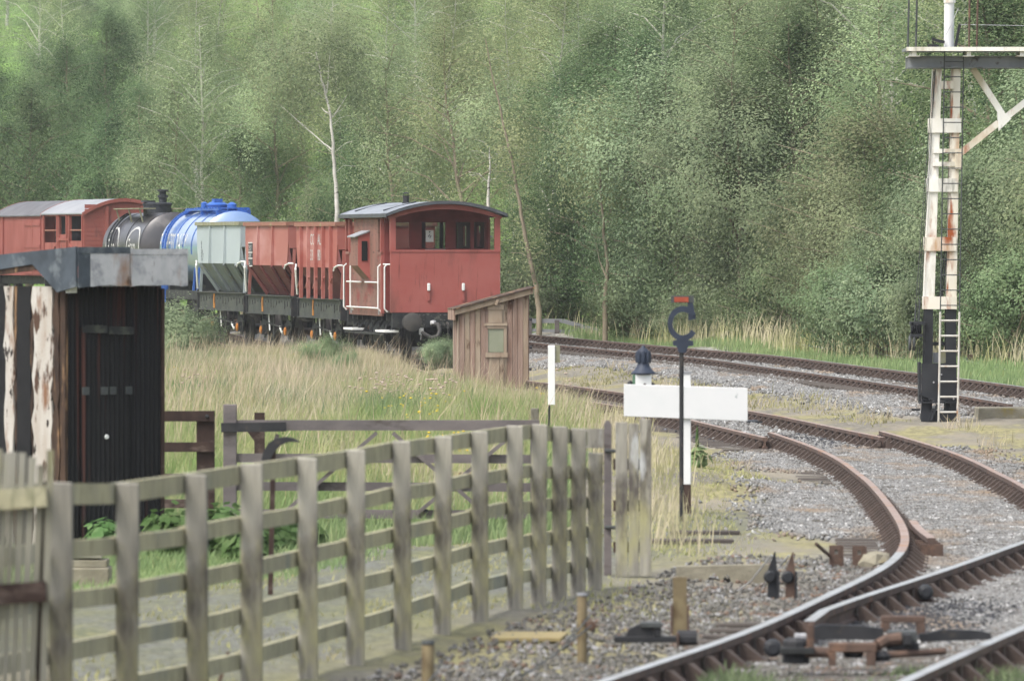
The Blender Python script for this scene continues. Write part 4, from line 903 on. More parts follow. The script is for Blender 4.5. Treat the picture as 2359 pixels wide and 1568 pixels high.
lc = MB().lathe([(.112,.095),(.116,.105),(.085,.135),(.06,.17),(.052,.2),(.052,.27),(.06,.272),(.06,.30),(.045,.32),(.02,.34),(.012,.36)], 20, (0,0,0))
for k in range(8): a_ = k*math.pi/4; lc.lathe([(.014,.20),(.018,.22),(.018,.28),(.01,.31)], 6, (.056*math.cos(a_),.056*math.sin(a_),0))
lc.build('lamp_cap', M['dkblue'], t, smooth=30)
sp = MB().tube([(0,.0,-.14),(0,0,-.42),(-.065,0,-.45),(-.07,0,g1(l0.x,l0.y)-l0.z)], .018, 8); sp.box(-.09,-.05,-.03,.03,-.47,-.40); sp.build('lamp_stem', M['galv'], t)
p = 255.0; c0 = ground_at(W(1570, 1188, p))
t = thing('letter_sign', 'dark iron letter C on a tall black rod with a red panel on top', 'sign', c0)
L3 = lambda x, y, dy=0: W(x, y, p)+Vector((0,dy,0))-c0
MB().tube([(0,0,-.05),L3(1570,800)], .021, 10).build('rod', M['black'], t, smooth=40)
cc = L3(1573,745); mb = MB(); N = 22; ro, ri = .138, .092
def cpt(a, r): return (cc.x+r*math.cos(a)*1.0, cc.z+r*1.15*math.sin(a))
for i in range(N):
    a0, a1 = R(32+(328-32)*i/N), R(32+(328-32)*(i+1)/N); mb.prism([cpt(a0,ri),cpt(a1,ri),cpt(a1,ro),cpt(a0,ro)], -.03, .03, 'y')
mb.build('letter', M['dkblue'], t)
ft = MB(); q = [L3(1550,795),L3(1550,785),L3(1559,783),L3(1561,775),L3(1584,775),L3(1586,783),L3(1597,785),L3(1597,796),L3(1586,797),L3(1580,812),L3(1564,812),L3(1558,797)]
ft.prism([(v.x,v.z) for v in q], -.028, .028, 'y'); ft.build('letter_foot', M['dkblue'], t)
am = MB(); q = [L3(1584,697),L3(1596,697),L3(1603,734),L3(1586,738)]; am.prism([(v.x,v.z) for v in q], -.022, .022, 'y'); am.build('top_arm', M['dkblue'], t)
pa = [L3(1546,697),L3(1598,681)]; MB().box(pa[0].x,pa[1].x,-.025,.02,pa[0].z,pa[1].z).build('panel_frame', M['ladder_d'], t)
pa = [L3(1553,695.5),L3(1586,684)]; MB().box(pa[0].x,pa[1].x,-.031,-.0255,pa[0].z,pa[1].z).build('red_panel', M['redstripe'], t)
p = 190.0; w0 = W(1271, 990, p); w0.z = g1(w0.x, w0.y)
t = thing('marker_post', 'slim white marker post with a small block near its top, behind the picket fence', 'post', w0)
L4 = lambda x, y, dy=0: W(x, y, p)+Vector((0,dy,0))-w0
za, zb = L4(1271,932).z, L4(1271,795).z
MB().box(-.045,.04,-.03,.03,za,zb).build('post', M['white'], t, bevel=.004); MB().box(.041,.10,-.005,.035,zb-.21,zb-.002).build('top_block', M['rim_g'], t); MB().tube([(-.03,0,za),(-.035,0,-.02)], .014, 6).build('rod', M['black'], t)
# ---------------------------------------------------------------- brown plank hut
p = 120.0; h0 = W(1131, 905, p); h0.z = g1(h0.x, h0.y)-.05
t = thing('plank_hut', 'small brown vertical plank hut with sloping roof in front of the brake van', 'hut', h0, R(5))
hx0, hx1 = -.61, .72; zl, zr = CZ-(718-YH)/p-h0.z, CZ-(676-YH)/p-h0.z
top = lambda x: zl+(zr-zl)*(x-hx0)/(hx1-hx0)
n = 13; xw = (hx1-hx0)/n; pl_ = MB()
for k in range(n):
    x0 = hx0+k*xw; j = rr.uniform(-.008,.008); b_ = -.02 if rr.random() < .6 else rr.uniform(0,.12)
    vs = []
    o = MB().add([(x0+.004,-.0+j,b_),(x0+xw-.004,j,b_),(x0+xw-.004,.02+j,b_),(x0+.004,.02+j,b_),(x0+.004,j,top(x0)),(x0+xw-.004,j,top(x0+xw)),(x0+xw-.004,.02+j,top(x0+xw)),(x0+.004,.02+j,top(x0))],[(0,3,2,1),(4,5,6,7),(0,1,5,4),(1,2,6,5),(2,3,7,6),(3,0,4,7)])
    o.build('wall_plank', M['hutlight'] if k in (1,3,8,12) else M['hutwood'], t)
for y0 in (.04,):
    for k in range(7): MB().box(hx0-.02,hx0,.04+k*.18,.21+k*.18,0,top(hx0)).build('side_plank', M['hutwood'], t); MB().box(hx1,hx1+.02,.04+k*.18,.21+k*.18,0,top(hx1)).build('side_plank', M['hutwood'], t)
MB().prism([(hx0,0),(hx1,0),(hx1,top(hx1)),(hx0,top(hx0))], 1.30, 1.32, 'y').build('back_wall', M['hutwood'], t)
MB().prism([(hx0-.09,top(hx0)-.06),(hx1+.09,top(hx1)+.0),(hx1+.09,top(hx1)+.105),(hx0-.09,top(hx0)+.04)], -.10, -.07, 'y').build('fascia_board', M['hutlight'], t)
MB().prism([(hx0-.12,top(hx0)+.035),(hx1+.12,top(hx1)+.105),(hx1+.12,top(hx1)+.13),(hx0-.12,top(hx0)+.06)], -.14, 1.40, 'y').build('roof', M['barkboard'], t)
MB().box(hx0-.115,hx0-.08,-.06,1.36,top(hx0)-.16,top(hx0)+.03).build('side_fascia', M['hutwood'], t)
hp = lambda x, y: ((x-1131)/p, CZ-(y-YH)/p-h0.z)
def rect(x0,x1,ya,yb,y0,y1,m,name,par=None):
    a, b = hp(x0,yb), hp(x1,ya); return MB().box(a[0],b[0],y0,y1,a[1],b[1]).build(name, m, par or t)
wf = rect(1124,1160,757,811,-.03,-.012,M['pane'],'window'); 
rect(1117,1123.8,745,822,-.045,-.012,M['hutwood'],'frame_side',wf); rect(1160.2,1167,745,822,-.045,-.012,M['hutlight'],'frame_side',wf); rect(1118,1169,812,822.5,-.065,-.046,M['hutlight'],'sill',wf); rect(1115,1168,744,750,-.065,-.046,M['hutlight'],'frame_head',wf)
rect(1125,1157,702,743.5,-.03,-.012,M['hutlight'],'shutter'); rect(1123,1160,701,713,-.05,-.031,M['hutlight'],'shutter_batten'); rect(1122,1161,750.5,756.8,-.05,-.031,M['hutlight'],'shutter_batten')
MB().bar((hp(1141,700)[0],-.12,hp(1141,702)[1]),(hp(1145,688)[0],-.12,hp(1145,690)[1]),.05,.03,(0,1,0)).build('fascia_block', M['hutlight'], t)
rect(1126,1150,823,905,-.03,-.012,M['hutlight'],'lower_batten'); rect(1151,1160,823,925,-.035,-.012,M['hutlight'],'lower_batten')
for y in (735,800,850): q = hp(1216,y); MB().lathe([(.03,0),(.03,.05)], 8, (hx1+.02,-.02,q[1]), 'x').build('insulator', M['black'], t)
# ---------------------------------------------------------------- black hut at the left
p = 263.0; k0 = W(147, 1266, p); k0.z = g1(k0.x, k0.y)-.05; AL = 38
t = thing('lineside_hut', 'black corrugated iron hut with peeling white boards on its side and pale metal fascia', 'hut', k0, R(AL))
Hh = CZ-(660-YH)/p-k0.z; wd = 215/p/math.cos(R(AL)); sd = 1.9
cm_ = MB(); n = 34     # corrugated front: x 0..wd at y = 0
def corr(x0, x1, z0, z1, y, amp=.012, pitch=.05):
    mb = MB(); N = int((x1-x0)/pitch*6); vs = []
    for i in range(N+1):
        x = x0+(x1-x0)*i/N; yy = y-amp*math.cos(2*math.pi*x/pitch); vs += [(x,yy,z0),(x,yy,z1),(x,yy+.004,z0),(x,yy+.004,z1)]
    fs = []
    for i in range(N): a = 4*i; fs += [(a,a+4,a+5,a+1),(a+2,a+3,a+7,a+6)]
    mb.add(vs, fs+[(0,1,3,2),(4*N,4*N+2,4*N+3,4*N+1)]); return mb
corr(.03,wd,.03,Hh,0).build('corrugated_front', M['corr'], t, smooth=60)
dr = corr(.17,.66,.08,Hh-.36,-.035).build('door', M['corr'], t, smooth=60)
MB().bar((.16,-.06,Hh-.37),(.42,-.06,Hh-.375),.02,.07).build('door_lintel', M['blackw'], t); MB().bar((.43,-.06,Hh-.385),(.70,-.06,Hh-.39),.02,.07).build('door_lintel', M['blackw'], t)
for x in (.16,.36,.45,.62): MB().box(x,x+.07,-.062,-.048,Hh-.95,Hh-.88).build('door_bracket', M['ladder_d'], dr)
MB().lathe([(.018,-.07),(.022,-.06),(.016,-.05)], 10, (.415,0,Hh-1.32), 'y').build('door_knob', M['white'], dr)
MB().box(.0,.028,-.02,.06,0,Hh).build('corner_post', M['barkboard'], t); MB().box(wd+.001,wd+.03,-.02,.06,0,Hh-.02).build('corner_post', M['darkwood'], t)
# side wall runs back along +y at x = 0; boards with wavy edges
y = .06; cols = ['barkboard','peel','barkboard','tarboard','barkboard','peel','tarboard','peel','barkboard','tarboard','peel','tarboard']; ws = [.09,.30,.05,.20,.05,.14,.16,.2,.05,.2,.2,.2]
for c, w_ in zip(cols, ws):
    mb = MB(); N = 18; vs = []; proud = -.02 if c == 'peel' else -.012
    for i in range(N+1):
        z = i/N*Hh; a = rr.uniform(-.02,.03) if c in ('peel','barkboard') else 0; e = rr.uniform(-.04,.02) if c in ('peel','barkboard') else 0
        vs += [(proud,y+a,z),(proud,y+w_+e+.012,z),(proud+.018,y+a,z),(proud+.018,y+w_+e+.012,z)]
        proud = proud
    fs = []
    for i in range(N): a = 4*i; fs += [(a,a+1,a+5,a+4),(a+2,a+6,a+7,a+3),(a,a+4,a+6,a+2),(a+1,a+3,a+7,a+5)]
    mb.add(vs, fs+[(0,2,3,1),(4*N,4*N+1,4*N+3,4*N+2)]); mb.build('wall_board', M[c], t); y += w_
MB().box(.012,.03,.061,sd,.02,Hh-.03).build('side_backing', M['tarboard'], t)
MB().box(.03,wd,sd-.02,sd,.0,Hh-.1).build('back_wall', M['tarboard'], t); MB().box(wd-.02,wd,.06,sd-.02,.0,Hh-.1).build('side_wall', M['tarboard'], t)
ov = .30; fz0, fz1 = Hh-.0, CZ-(572-YH)/p-k0.z       # roof slab with fascias
zb_ = fz1-.14                                # roof falls towards the back
MB().add([(-.07,-ov,fz1),(wd+.06,-ov,fz1-.02),(wd+.06,sd+.1,zb_-.02),(-.07,sd+.1,zb_),(-.07,-ov,fz1-.04),(wd+.06,-ov,fz1-.06),(wd+.06,sd+.1,zb_-.06),(-.07,sd+.1,zb_-.04)],[(0,1,2,3),(7,6,5,4),(0,4,5,1),(1,5,6,2),(2,6,7,3),(3,7,4,0)]).build('roof', M['felt'], t)
MB().prism([(-.09,-ov-.012) ,(-.072,-ov-.012),(-.072,sd+.1),(-.09,sd+.1)], 0, .001, 'z')
sf = MB().add([(-.095,-ov-.02,fz0),(-.095,-.03,fz0-.05),(-.095,.35,fz1-.14),(-.095,sd+.1,zb_-.15),(-.095,sd+.1,zb_+.015),(-.095,-ov-.02,fz1+.015)]+[(-.072,-ov-.02,fz0),(-.072,-.03,fz0-.05),(-.072,.35,fz1-.14),(-.072,sd+.1,zb_-.15),(-.072,sd+.1,zb_+.015),(-.072,-ov-.02,fz1+.015)],
   [(0,1,2,3,4,5),(11,10,9,8,7,6),(0,6,7,1),(1,7,8,2),(2,8,9,3),(3,9,10,4),(4,10,11,5),(5,11,6,0)]); sf.build('side_fascia', M['felt'], t)
MB().box(-.094,-.074,.36,sd+.1,fz1-.215,fz1-.16).build('side_batten', M['peel'], t) if False else MB().add([(-.08,.1,fz1-.17),(-.08,sd+.1,zb_-.19),(-.06,sd+.1,zb_-.19),(-.06,.1,fz1-.17),(-.08,.1,fz1-.12),(-.08,sd+.1,zb_-.14),(-.06,sd+.1,zb_-.14),(-.06,.1,fz1-.12)],[(0,1,2,3),(7,6,5,4),(0,4,5,1),(1,5,6,2),(2,6,7,3),(3,7,4,0)]).build('side_batten', M['barkboard'], t)
xm = wd*.46
MB().prism([(-.071,fz0-.01),(.052,fz0+.0),(.052,fz1-.045),(-.071,fz1-.045)], -ov-.03, -ov-.022, 'y').build('corner_flashing', M['felt'], t)
for x0, x1, dz in ((.056,xm-.004,0),(xm+.004,wd+.06,-.012)):
    vs = []; N = 10; fs = []
    for i in range(N+1):
        x = x0+(x1-x0)*i/N; zz = fz0+.0+.012*math.sin((x-x0)/(x1-x0)*3.1)+rr.uniform(-.006,.006)
        vs += [(x,-ov-.03,zz),(x,-ov-.03,fz1-.045+dz),(x,-ov-.022,zz),(x,-ov-.022,fz1-.045+dz)]
    for i in range(N): a = 4*i; fs += [(a,a+1,a+5,a+4),(a+2,a+6,a+7,a+3),(a,a+4,a+6,a+2),(a+1,a+3,a+7,a+5)]
    MB().add(vs, fs+[(0,2,3,1),(4*N,4*N+1,4*N+3,4*N+2)]).build('front_fascia', M['galv'], t)
MB().box(-.075,xm,-ov-.034,-ov-.016,fz1-.043,fz1+.012).build('roof_trim', M['felt'], t); MB().box(xm+.003,wd+.06,-ov-.034,-ov-.016,fz1-.055,fz1-.005).build('roof_trim', M['galv'], t)
MB().box(-.05,.03,-.16,-.10,fz0-.055,fz0-.005).build('end_light', M['white'], t)
# stacked timber at the foot of the hut
a0 = W(195, 1216, 300); a0.z = g1(a0.x, a0.y)
for k, (dz, w_, m) in enumerate(((.0,.24,'conc'),(.07,.22,'stonew'),(.13,.2,'hutlight'))):
    q = Vector((a0.x-.02*k, a0.y, a0.z+dz+.18)); 
    tag(MB().box(-.12,w_-.06,-.2,.2,0,.055).build('timber_offcut', M[m], None, bevel=.004), ('lowest grey block of the offcuts stacked at the black hut door','middle whitish offcut in the stack at the black hut door','topmost pale wooden offcut in the stack at the black hut door')[k], 'timber', 'offcuts by the black hut').location = q
q = Vector((a0.x, a0.y, a0.z)); tag(MB().box(-.14,.2,-.22,.22,-.02,.178).build('concrete_block', M['conc'], None, bevel=.01), 'squat block carrying the stacked offcuts at the black hut door', 'block').location = q
# ---------------------------------------------------------------- near picket fence
f0, f1 = Vector((-1.984,32.44)), Vector((.966,54.66)); fd = (f1-f0).normalized(); fr = math.atan2(-fd.x, fd.y)
root = Vector((f0.x, f0.y, g1(f0.x, f0.y)))
t = thing('timber_fence', 'long weathered grey green post and rail fence in front of the field gate', 'fence', root)
def onf(x): m = (x-CX)/F; s = (f0.x-m*f0.y)/(m*(f1.y-f0.y)-(f1.x-f0.x)); q = f0+(f1-f0)*s; return q
tops = [(-150,1120),(140,1106),(295,1108),(452,1086),(580,1066),(708,1049),(820,1034),(925,1014),(1022,1003),(1105,991),(1186,979),(1243,974),(1290,979),(1333,984),(1372,992)]
FP = []
for x, y in tops:
    q = onf(x); FP.append((q, CZ-(y-YH)*q.y/F))
for i, (q, z) in enumerate(FP):
    g = g1(q.x, q.y); jx = rr.uniform(-.012,.012); wq = .052 if i != 4 else .056
    zz = z-(.15 if i == len(FP)-1 else 0)-rr.uniform(0,.012)
    mb = MB().add([(-wq+jx,-.04,g-.3-root.z),(wq+jx,-.04,g-.3-root.z),(wq+jx,.035,g-.3-root.z),(-wq+jx,.035,g-.3-root.z),(-wq,-.04,zz-root.z),(wq,-.04,zz-root.z-.004),(wq,.035,zz-root.z-.004),(-wq,.035,zz-root.z)],[(0,3,2,1),(4,5,6,7),(0,1,5,4),(1,2,6,5),(2,3,7,6),(3,0,4,7)])
    o = mb.build('post', M['fence'], t, bevel=.005); o.location = (q.x-root.x, q.y-root.y, 0); o.rotation_euler = (0, 0, rr.uniform(-.05,.05))
for k in range(5):
    for i in range(len(FP)-1):
        (a, za), (b, zb) = FP[i], FP[i+1]; dz = .06+k*.228+(.03 if k else 0)
        ga, gb = g1(a.x,a.y), g1(b.x,b.y)
        fa, fb = (za-ga)/1.2, (zb-gb)/1.2
        pa = Vector((a.x-root.x-.072,a.y-root.y+.0,za-dz*fa-root.z)); pb = Vector((b.x-root.x-.072,b.y-root.y+.0,zb-dz*fb-root.z))
        if k: pa.z += rr.uniform(-.008,.008); pb.z += rr.uniform(-.008,.008)
        e = (pb-pa)*.0
        MB().bar(pa+(pb-pa)*.002, pb-(pb-pa)*.002, .035, .095 if k == 0 else .082).build('rail', M['fencerail'], t)
# three close boards and a slim post ending the fence
for x, ya, yb, w_ in ((1432,972,1311,29),(1460,975,1305,25),(1487,965,1312,28)):
    p = 318.0; q = W(x, yb, p); g = CZ-(yb-YH)/p; z = CZ-(ya-YH)/p
    if x == 1432: e0 = Vector((q.x,q.y,g)); te = thing('close_boarded_panel', 'three grey upright boards side by side closing the far end of the near fence', 'fence', e0)
    MB().box(q.x-w_/2/p-e0.x+.002,q.x+w_/2/p-e0.x-.002,-.012,.012,-.05,z-e0.z).build('board', M['fence'], te, bevel=.003)
for z in (.12,.42,.72): MB().box(-.06,.20,.014,.06,z,z+.08).build('back_rail', M['darkwood'], te)
q = W(1401, 1270, 318); sp0 = Vector((q.x,q.y+.25,g1(q.x,q.y)))
t2 = thing('gate_stile', 'slim round topped grey gate stile hung between the fence and the close boarded panel', 'gate', sp0)
zt_ = CZ-(970-YH)/318-sp0.z
MB().prism([(-.028,-.03),(.028,-.03),(.028,zt_-.03),(.012,zt_),(-.012,zt_),(-.028,zt_-.03)], -.03, .03, 'y').build('stile', M['gate'], t2)
for z in (.35, zt_-.22): MB().tube([(-.02,-.05,z),(.06,-.05,z)], .014, 8).build('hinge', M['ladder_d'], t2)
MB().box(-.16,-.03,-.02,.03,zt_-.20,zt_-.06).build('top_rail', M['fence'], t2)
# leaning old pale panel at the far left
p = 545.0; q0 = W(55, 1740, p); q0.z = g1(q0.x, q0.y)
t = thing('paling_panel', 'old leaning paling panel of slanting pale boards in front of the black hut', 'fence', q0)
for k in range(7):
    xt = -14+k*20; sh = 22 if k != 6 else 12
    top_ = W(xt+rr.uniform(-3,3)+8, 1047+rr.uniform(-14,24), p)-q0; bot = W(xt-sh, 1760, p)-q0
    MB().bar(bot, top_, .027+rr.uniform(-.003,.005), .02, (0,1,0)).build('paling', M['pale'], t)
for ya, m in ((1150,'fencerail'),(1368,'darkwood')):
    a, b = W(-60,ya+4,p)-q0, W(108,ya-8,p)-q0; MB().bar(a+Vector((0,-.03,0)), b+Vector((0,-.03,0)), .03, .085).build('panel_rail', M[m], t)
a, b = W(96,1110,p)-q0, W(92,1760,p)-q0; MB().bar(a+Vector((0,.06,0)), b+Vector((0,.06,0)), .045, .05, (0,1,0)).build('panel_stile', M['darkwood'], t)
# ---------------------------------------------------------------- field gate, dark rails
p = 236.0; q0 = W(530, 1240, p); q0.z = g1(q0.x, q0.y)
t = thing('field_gate', 'wide grey timber field gate with crossed braces, beyond the near fence', 'gate', q0)
Lg = lambda x, y, dy=0: W(x, y, p)+Vector((0,dy,0))-q0
def gb(a, b, w_, h_, name='bar', m='gate', dy=0): return MB().bar(Lg(*a, dy), Lg(*b, dy), w_, h_).build(name, M[m], t)
MB().bar(Lg(530,1255), Lg(530,931), .13, .13, (0,1,0)).build('hanging_stile', M['gate'], t, bevel=.006)
MB().bar(Lg(1232,1250), Lg(1232,968), .09, .1, (0,1,0)).build('closing_stile', M['gate'], t)
gb((545,979),(1240,979),.08,.10,'top_bar')
for y in (1054,1119,1182,1232): gb((545,y),(1240,y+3),.04,.085)
for a, b in (((652,1182),(868,996)),((905,996),(1118,1182)),((1172,1008),(960,1182)),((640,1000),(620,1054))): MB().bar(Lg(*a,-.05), Lg(*b,-.05), .035, .095, (0,1,0)).build('brace', M['gate'], t)
MB().bar(Lg(510,984,-.08), Lg(660,982,-.08), .02, .09).build('hinge_strap', M['black'], t)
for x, y in ((978,1060),(1012,1118),(908,1178),(982,1176),(640,1182),(820,1176),(775,1178)): MB().lathe([(.022,-.02),(.015,-.03)], 8, Lg(x,y,-.06), 'y').build('bolt_head', M['black'], t)
q1 = W(598, 1190, 215); q1.z = g1(q1.x, q1.y)
t = thing('gate_post', 'dark short gate post showing just behind the left end of the field gate', 'post', q1); zt_ = CZ-(950-YH)/215-q1.z
MB().box(-.055,.055,-.05,.05,-.1,zt_).build('post', M['darkwood'], t); MB().prism([(-.14,zt_-.19),(.056,zt_-.2),(.05,zt_-.45)], -.03, .03, 'y').build('knee_brace', M['darkwood'], t)
q1 = W(1232, 1180, 205); q1.z = g1(q1.x, q1.y); zt_ = CZ-(940-YH)/205-q1.z
o = tag(MB().box(-.045,.045,-.045,.045,-.1,zt_).build('gate_post', M['fence'], None, bevel=.006), 'pale square gate post rising behind the fence at the right end of the field gate', 'post'); o.location = q1
p = 236.0; q0 = W(473, 1225, p); q0.z = g1(q0.x, q0.y)
t = thing('timber_rails', 'dark brown post with four stained rails between the black hut and the field gate', 'fence', q0)
MB().bar(Lg(473,1235)+Vector(W(530,1240,p)-q0)*0, (0,0,CZ-(945-YH)/p-q0.z), .001, .001) if False else None
zc_ = lambda y: CZ-(y-YH)/p-q0.z
MB().box(-.085,.09,-.02,.06,-.06,zc_(946)).build('post', M['darkwood'], t)
for y, h_ in ((958,24),(1029,22),(1100,20),(1159,20)): MB().box(-.62,.088,-.06,-.021,zc_(y+h_/2),zc_(y-h_/2)).build('rail', M['darkwood'], t)
MB().lathe([(.02,-.07),(.012,-.08)], 8, (.02,0,zc_(958)), 'y').build('bolt_head', M['black'], t)
# curved iron arm on a post between fence and gate
p = 330.0; q0 = W(625, 1300, p); q0.z = g1(q0.x, q0.y)
t = thing('hooked_arm', 'black curved iron arm on a short brown post, just above the near fence', 'iron arm', q0)
La = lambda x, y: W(x, y, p)-q0
MB().bar((La(622,1035).x,.05,-.05), La(630,1030), .035, .04, (0,1,0)).build('post', M['darkwood'], t)
pts = [(612,1062),(617,1044),(627,1028),(642,1017),(660,1012),(677,1013),(690,1017)]; wds = [.075,.085,.09,.075,.05,.03,.008]
mb = MB()
for i in range(len(pts)-1): mb.bar(La(*pts[i]), La(*pts[i+1]), wds[i], .05, (0,1,0), w2=wds[i+1]) if False else None
vs = []; 
for i, (x, y) in enumerate(pts):
    a = Vector(pts[min(i+1,6)])-Vector(pts[max(i-1,0)]); nn = Vector((-a.y, a.x)).normalized()*wds[i]*p/2*.8
    u, v = La(x+nn.x, y+nn.y), La(x-nn.x, y-nn.y)
    vs += [(u.x,-.03,u.z),(v.x,-.03,v.z),(v.x,.03,v.z),(u.x,.03,u.z)]
fs = [(0,1,2,3),(24,27,26,25)]
for i in range(6):
    for k in range(4): fs.append((4*i+k,4*i+(k+1)%4,4*i+4+(k+1)%4,4*i+4+k))
MB().add(vs, fs).build('arm', M['black'], t)
# ---------------------------------------------------------------- small lineside things
def stake(name, label, x, ya, yb, p, r, m, group=None):
    q = W(x, yb, p); g = min(g1(q.x,q.y), q.z); t = thing(name, label, 'stake', (q.x,q.y,g), 0, group); z = CZ-(ya-YH)/p-g
    MB().lathe([(r,-.05),(r*.98,z*.5),(r*.95,z-.01),(r*.7,z)], 12, (0,0,0)).build('stake_shaft', M[m], t, smooth=40); return t, z
t, z = stake('wire_stake', 'round stake with pale cap and pulley bracket left of the bottom rail', 1341, 1370, 1525, 408, .03, 'mossy')
br = MB().lathe([(.02,-.01),(.032,0),(.02,.01)], 10, (.05,-.03,z-.17), 'y'); br.bar((0,-.03,z-.14),(.05,-.03,z-.17),.015,.02); br.build('pulley', M['rust'], t); MB().lathe([(.032,z-.002),(.03,z+.012)], 12, (0,0,0)).build('cap', M['rooflight'], t)
t, z = stake('wire_stake', 'short brown stake at the bottom edge below the middle of the fence', 986, 1481, 1600, 442, .034, 'mossy')
MB().lathe([(.036,z-.004),(.034,z+.014)], 12, (0,0,0)).build('cap', M['ladder_d'], t)
t, z = stake('timber_stake', 'square ochre timber stake with iron side plates by the mossy patch', 1566, 1332, 1452, 381, .01, 'mossy')
MB().box(-.042,.042,-.03,.03,-.05,z+.01).build('stake_body', M['mossy'], t); 
for s in (-1,1): MB().box(s*.05-.006,s*.05+.006,-.035,.035,.05,.22).build('side_plate', M['rust'], t)
for i, (xa, ya, xb, yb, p_) in enumerate(((1365,1410,1300,1480,405),(1362,1440,1200,1560,410),(1020,1525,960,1600,440))):
    a, b = W(xa,ya,p_), W(xb,yb,p_+25); tag(MB().tube([a,(a+b)/2-Vector((0,0,.01)),b], .005, 5).build('signal_wire', M['ladder_d']), ('upper slack wire running from the round stake towards the yellow plank','lower slack wire running from the round stake to the ground','slack wire hanging from the short brown stake')[i], 'wire')
q = W(1220, 1478, 388); q.z = g1(q.x,q.y)
o = tag(MB().box(-.21,.21,-.35,.35,.0,.025).build('plank', M['plank'], None, bevel=.004), 'flat yellow weathered plank lying on the gravel by the fence', 'plank'); o.location = q; o.rotation_euler = (0,0,R(-4))
for i, (x, m) in enumerate(((1780,'sigblack'),(1821,'rust'))):
    p = 335.0; q = W(x, 1366, p); q.z = min(q.z, g1(q.x,q.y))
    t = thing('wire_pulley_stake', ('black pointed iron pulley stake beside the curved rail','rusty pointed iron pulley stake beside the curved rail')[i], 'stake', q, 0, 'pulley stakes by the curved rail')
    MB().prism([(-.035,-.05),(.03,-.05),(.03,.2),(.02,.33),(.012,.33),(-.035,.2)], -.012, .012, 'y').build('blade', M[m], t); MB().box(.0305,.045,-.04,.04,-.05,.2).build('flange', M['sigblack'], t)
    MB().lathe([(.03,-.012),(.045,0),(.03,.012)], 12, (-.02,-.03,.16), 'y').build('pulley', M['sigblack'], t)
    a = Vector((q.x-.01,q.y-.03,q.z+.31)); b = W(1700 if i == 0 else 1740, 1360 if i == 0 else 1355, 330)
    tag(MB().tube([a,(a*.4+b*.6)-Vector((0,0,.03)),b], .006, 5).build('signal_wire', M['galv']), ('wire slanting down to the left from the black pulley stake','wire slanting down to the left from the rusty pulley stake')[i], 'wire')
for i, x in enumerate((1926,1979)):
    p = 300.0; q = W(x, 1289, p); q.z = min(q.z, g1(q.x,q.y))
    t = thing('iron_bracket', ('rusty upright bracket with a hole, left of the pair by the sharp curve','rusty upright bracket with a hole, next to the white stone by the sharp curve')[i], 'bracket', q, 0, 'iron brackets by the sharp curve')
    holes(-.052,.045,-.02,.17,[(-.012,.016,.10,.135)],-.01,.01).build('plate', M['rust'], t); MB().box(.046,.056,-.05,.06,-.02,.165).build('flange', M['rust'], t); MB().box(-.05,.045,.012,.016,.1,.14).build('backing', M['stonew'], t)
a, b = W(1880,1252,305), W(1912,1280,300); tag(MB().bar(a, b, .02, .02).build('iron_rod', M['rust']), 'thin rusty rod leaning against the left upright bracket', 'rod')
q = W(2012, 1278, 300); q.z = g1(q.x,q.y); st_ = MB(); r5 = random.Random(3)
st_.lathe([(.02,-.02),(.12,-.01),(.14,.05),(.10,.1),(.03,.12)], 9, (0,0,0)); st_.v = [(x+r5.uniform(-.02,.02), y*1.4+r5.uniform(-.02,.02), z+r5.uniform(-.015,.015)) for x, y, z in st_.v]
o = tag(st_.build('boulder', M['conc'], None), 'large pale stone lying beside the sharply curved rail', 'stone'); o.location = q
p = 322.0; q = W(1665, 1338, p); q.z = g1(q.x,q.y)-.02
t = thing('cable_trough', 'mossy concrete trough block with two arched notches behind the pulley stakes', 'concrete block', q)
def arch(x0, x1, z1, n=8): c, r_ = (x0+x1)/2, (x1-x0)/2; return [(c+r_*math.cos(math.pi*i/n), z1*math.sin(math.pi*i/n)) for i in range(n+1)]
pf = [(-.33,0)]+[(c, z) for c, z in reversed(arch(-.11,-.02,.09))]+[(c, z) for c, z in reversed(arch(.0,.06,.08))]+[(.33,0),(.33,.15),(-.33,.135)]
MB().prism(pf, 0, .16, 'y').build('trough_block', M['conc'], t)
MB().box(-.32,.1,-.02,.5,.0,.02).build('trough_base', M['conc'], t) if False else None
for i, (x0,x1,y) in enumerate(((1500,1690,1237),(1545,1705,1227))):
    a, b = W(x0,y,275-i*8), W(x1,y,275-i*8); zz = g1((a.x+b.x)/2,a.y); c = Vector(((a.x+b.x)/2,a.y,zz)); L_ = (b.x-a.x)/2
    o = tag(MB().box(-L_,L_,-.11,.11,-.02,.045).build('loose_sleeper', M['sleeper'], None, bevel=.008), ('nearer of two old sleepers lying beyond the boarded panel','farther of two old sleepers lying beyond the boarded panel')[i], 'sleeper', 'loose sleepers on the gravel'); o.location = c
# check rail stub beside the curve
stub = smooth_path([onrail(*z7(*p)) for p in [(1845,765),(1800,735),(1760,700),(1740,668)]], .2)
t = thing('check_rail', 'short rusty stub of check rail inside the sharp curve', 'rail', (0,0,0)); r_ = rail(stub, hs, t, 'rail_rusty', 'rail_stub')
x_, y_ = stub[0]; mb = MB()
for k in range(3): q = stub[min(len(stub)-1, k*2)]; MB().box(q[0]-.09,q[0]+.09,q[1]-.05,q[1]+.05,CZ-hs(q[1])-.15,CZ-hs(q[1])-.05).build('bolted_block', M['rust'], t)

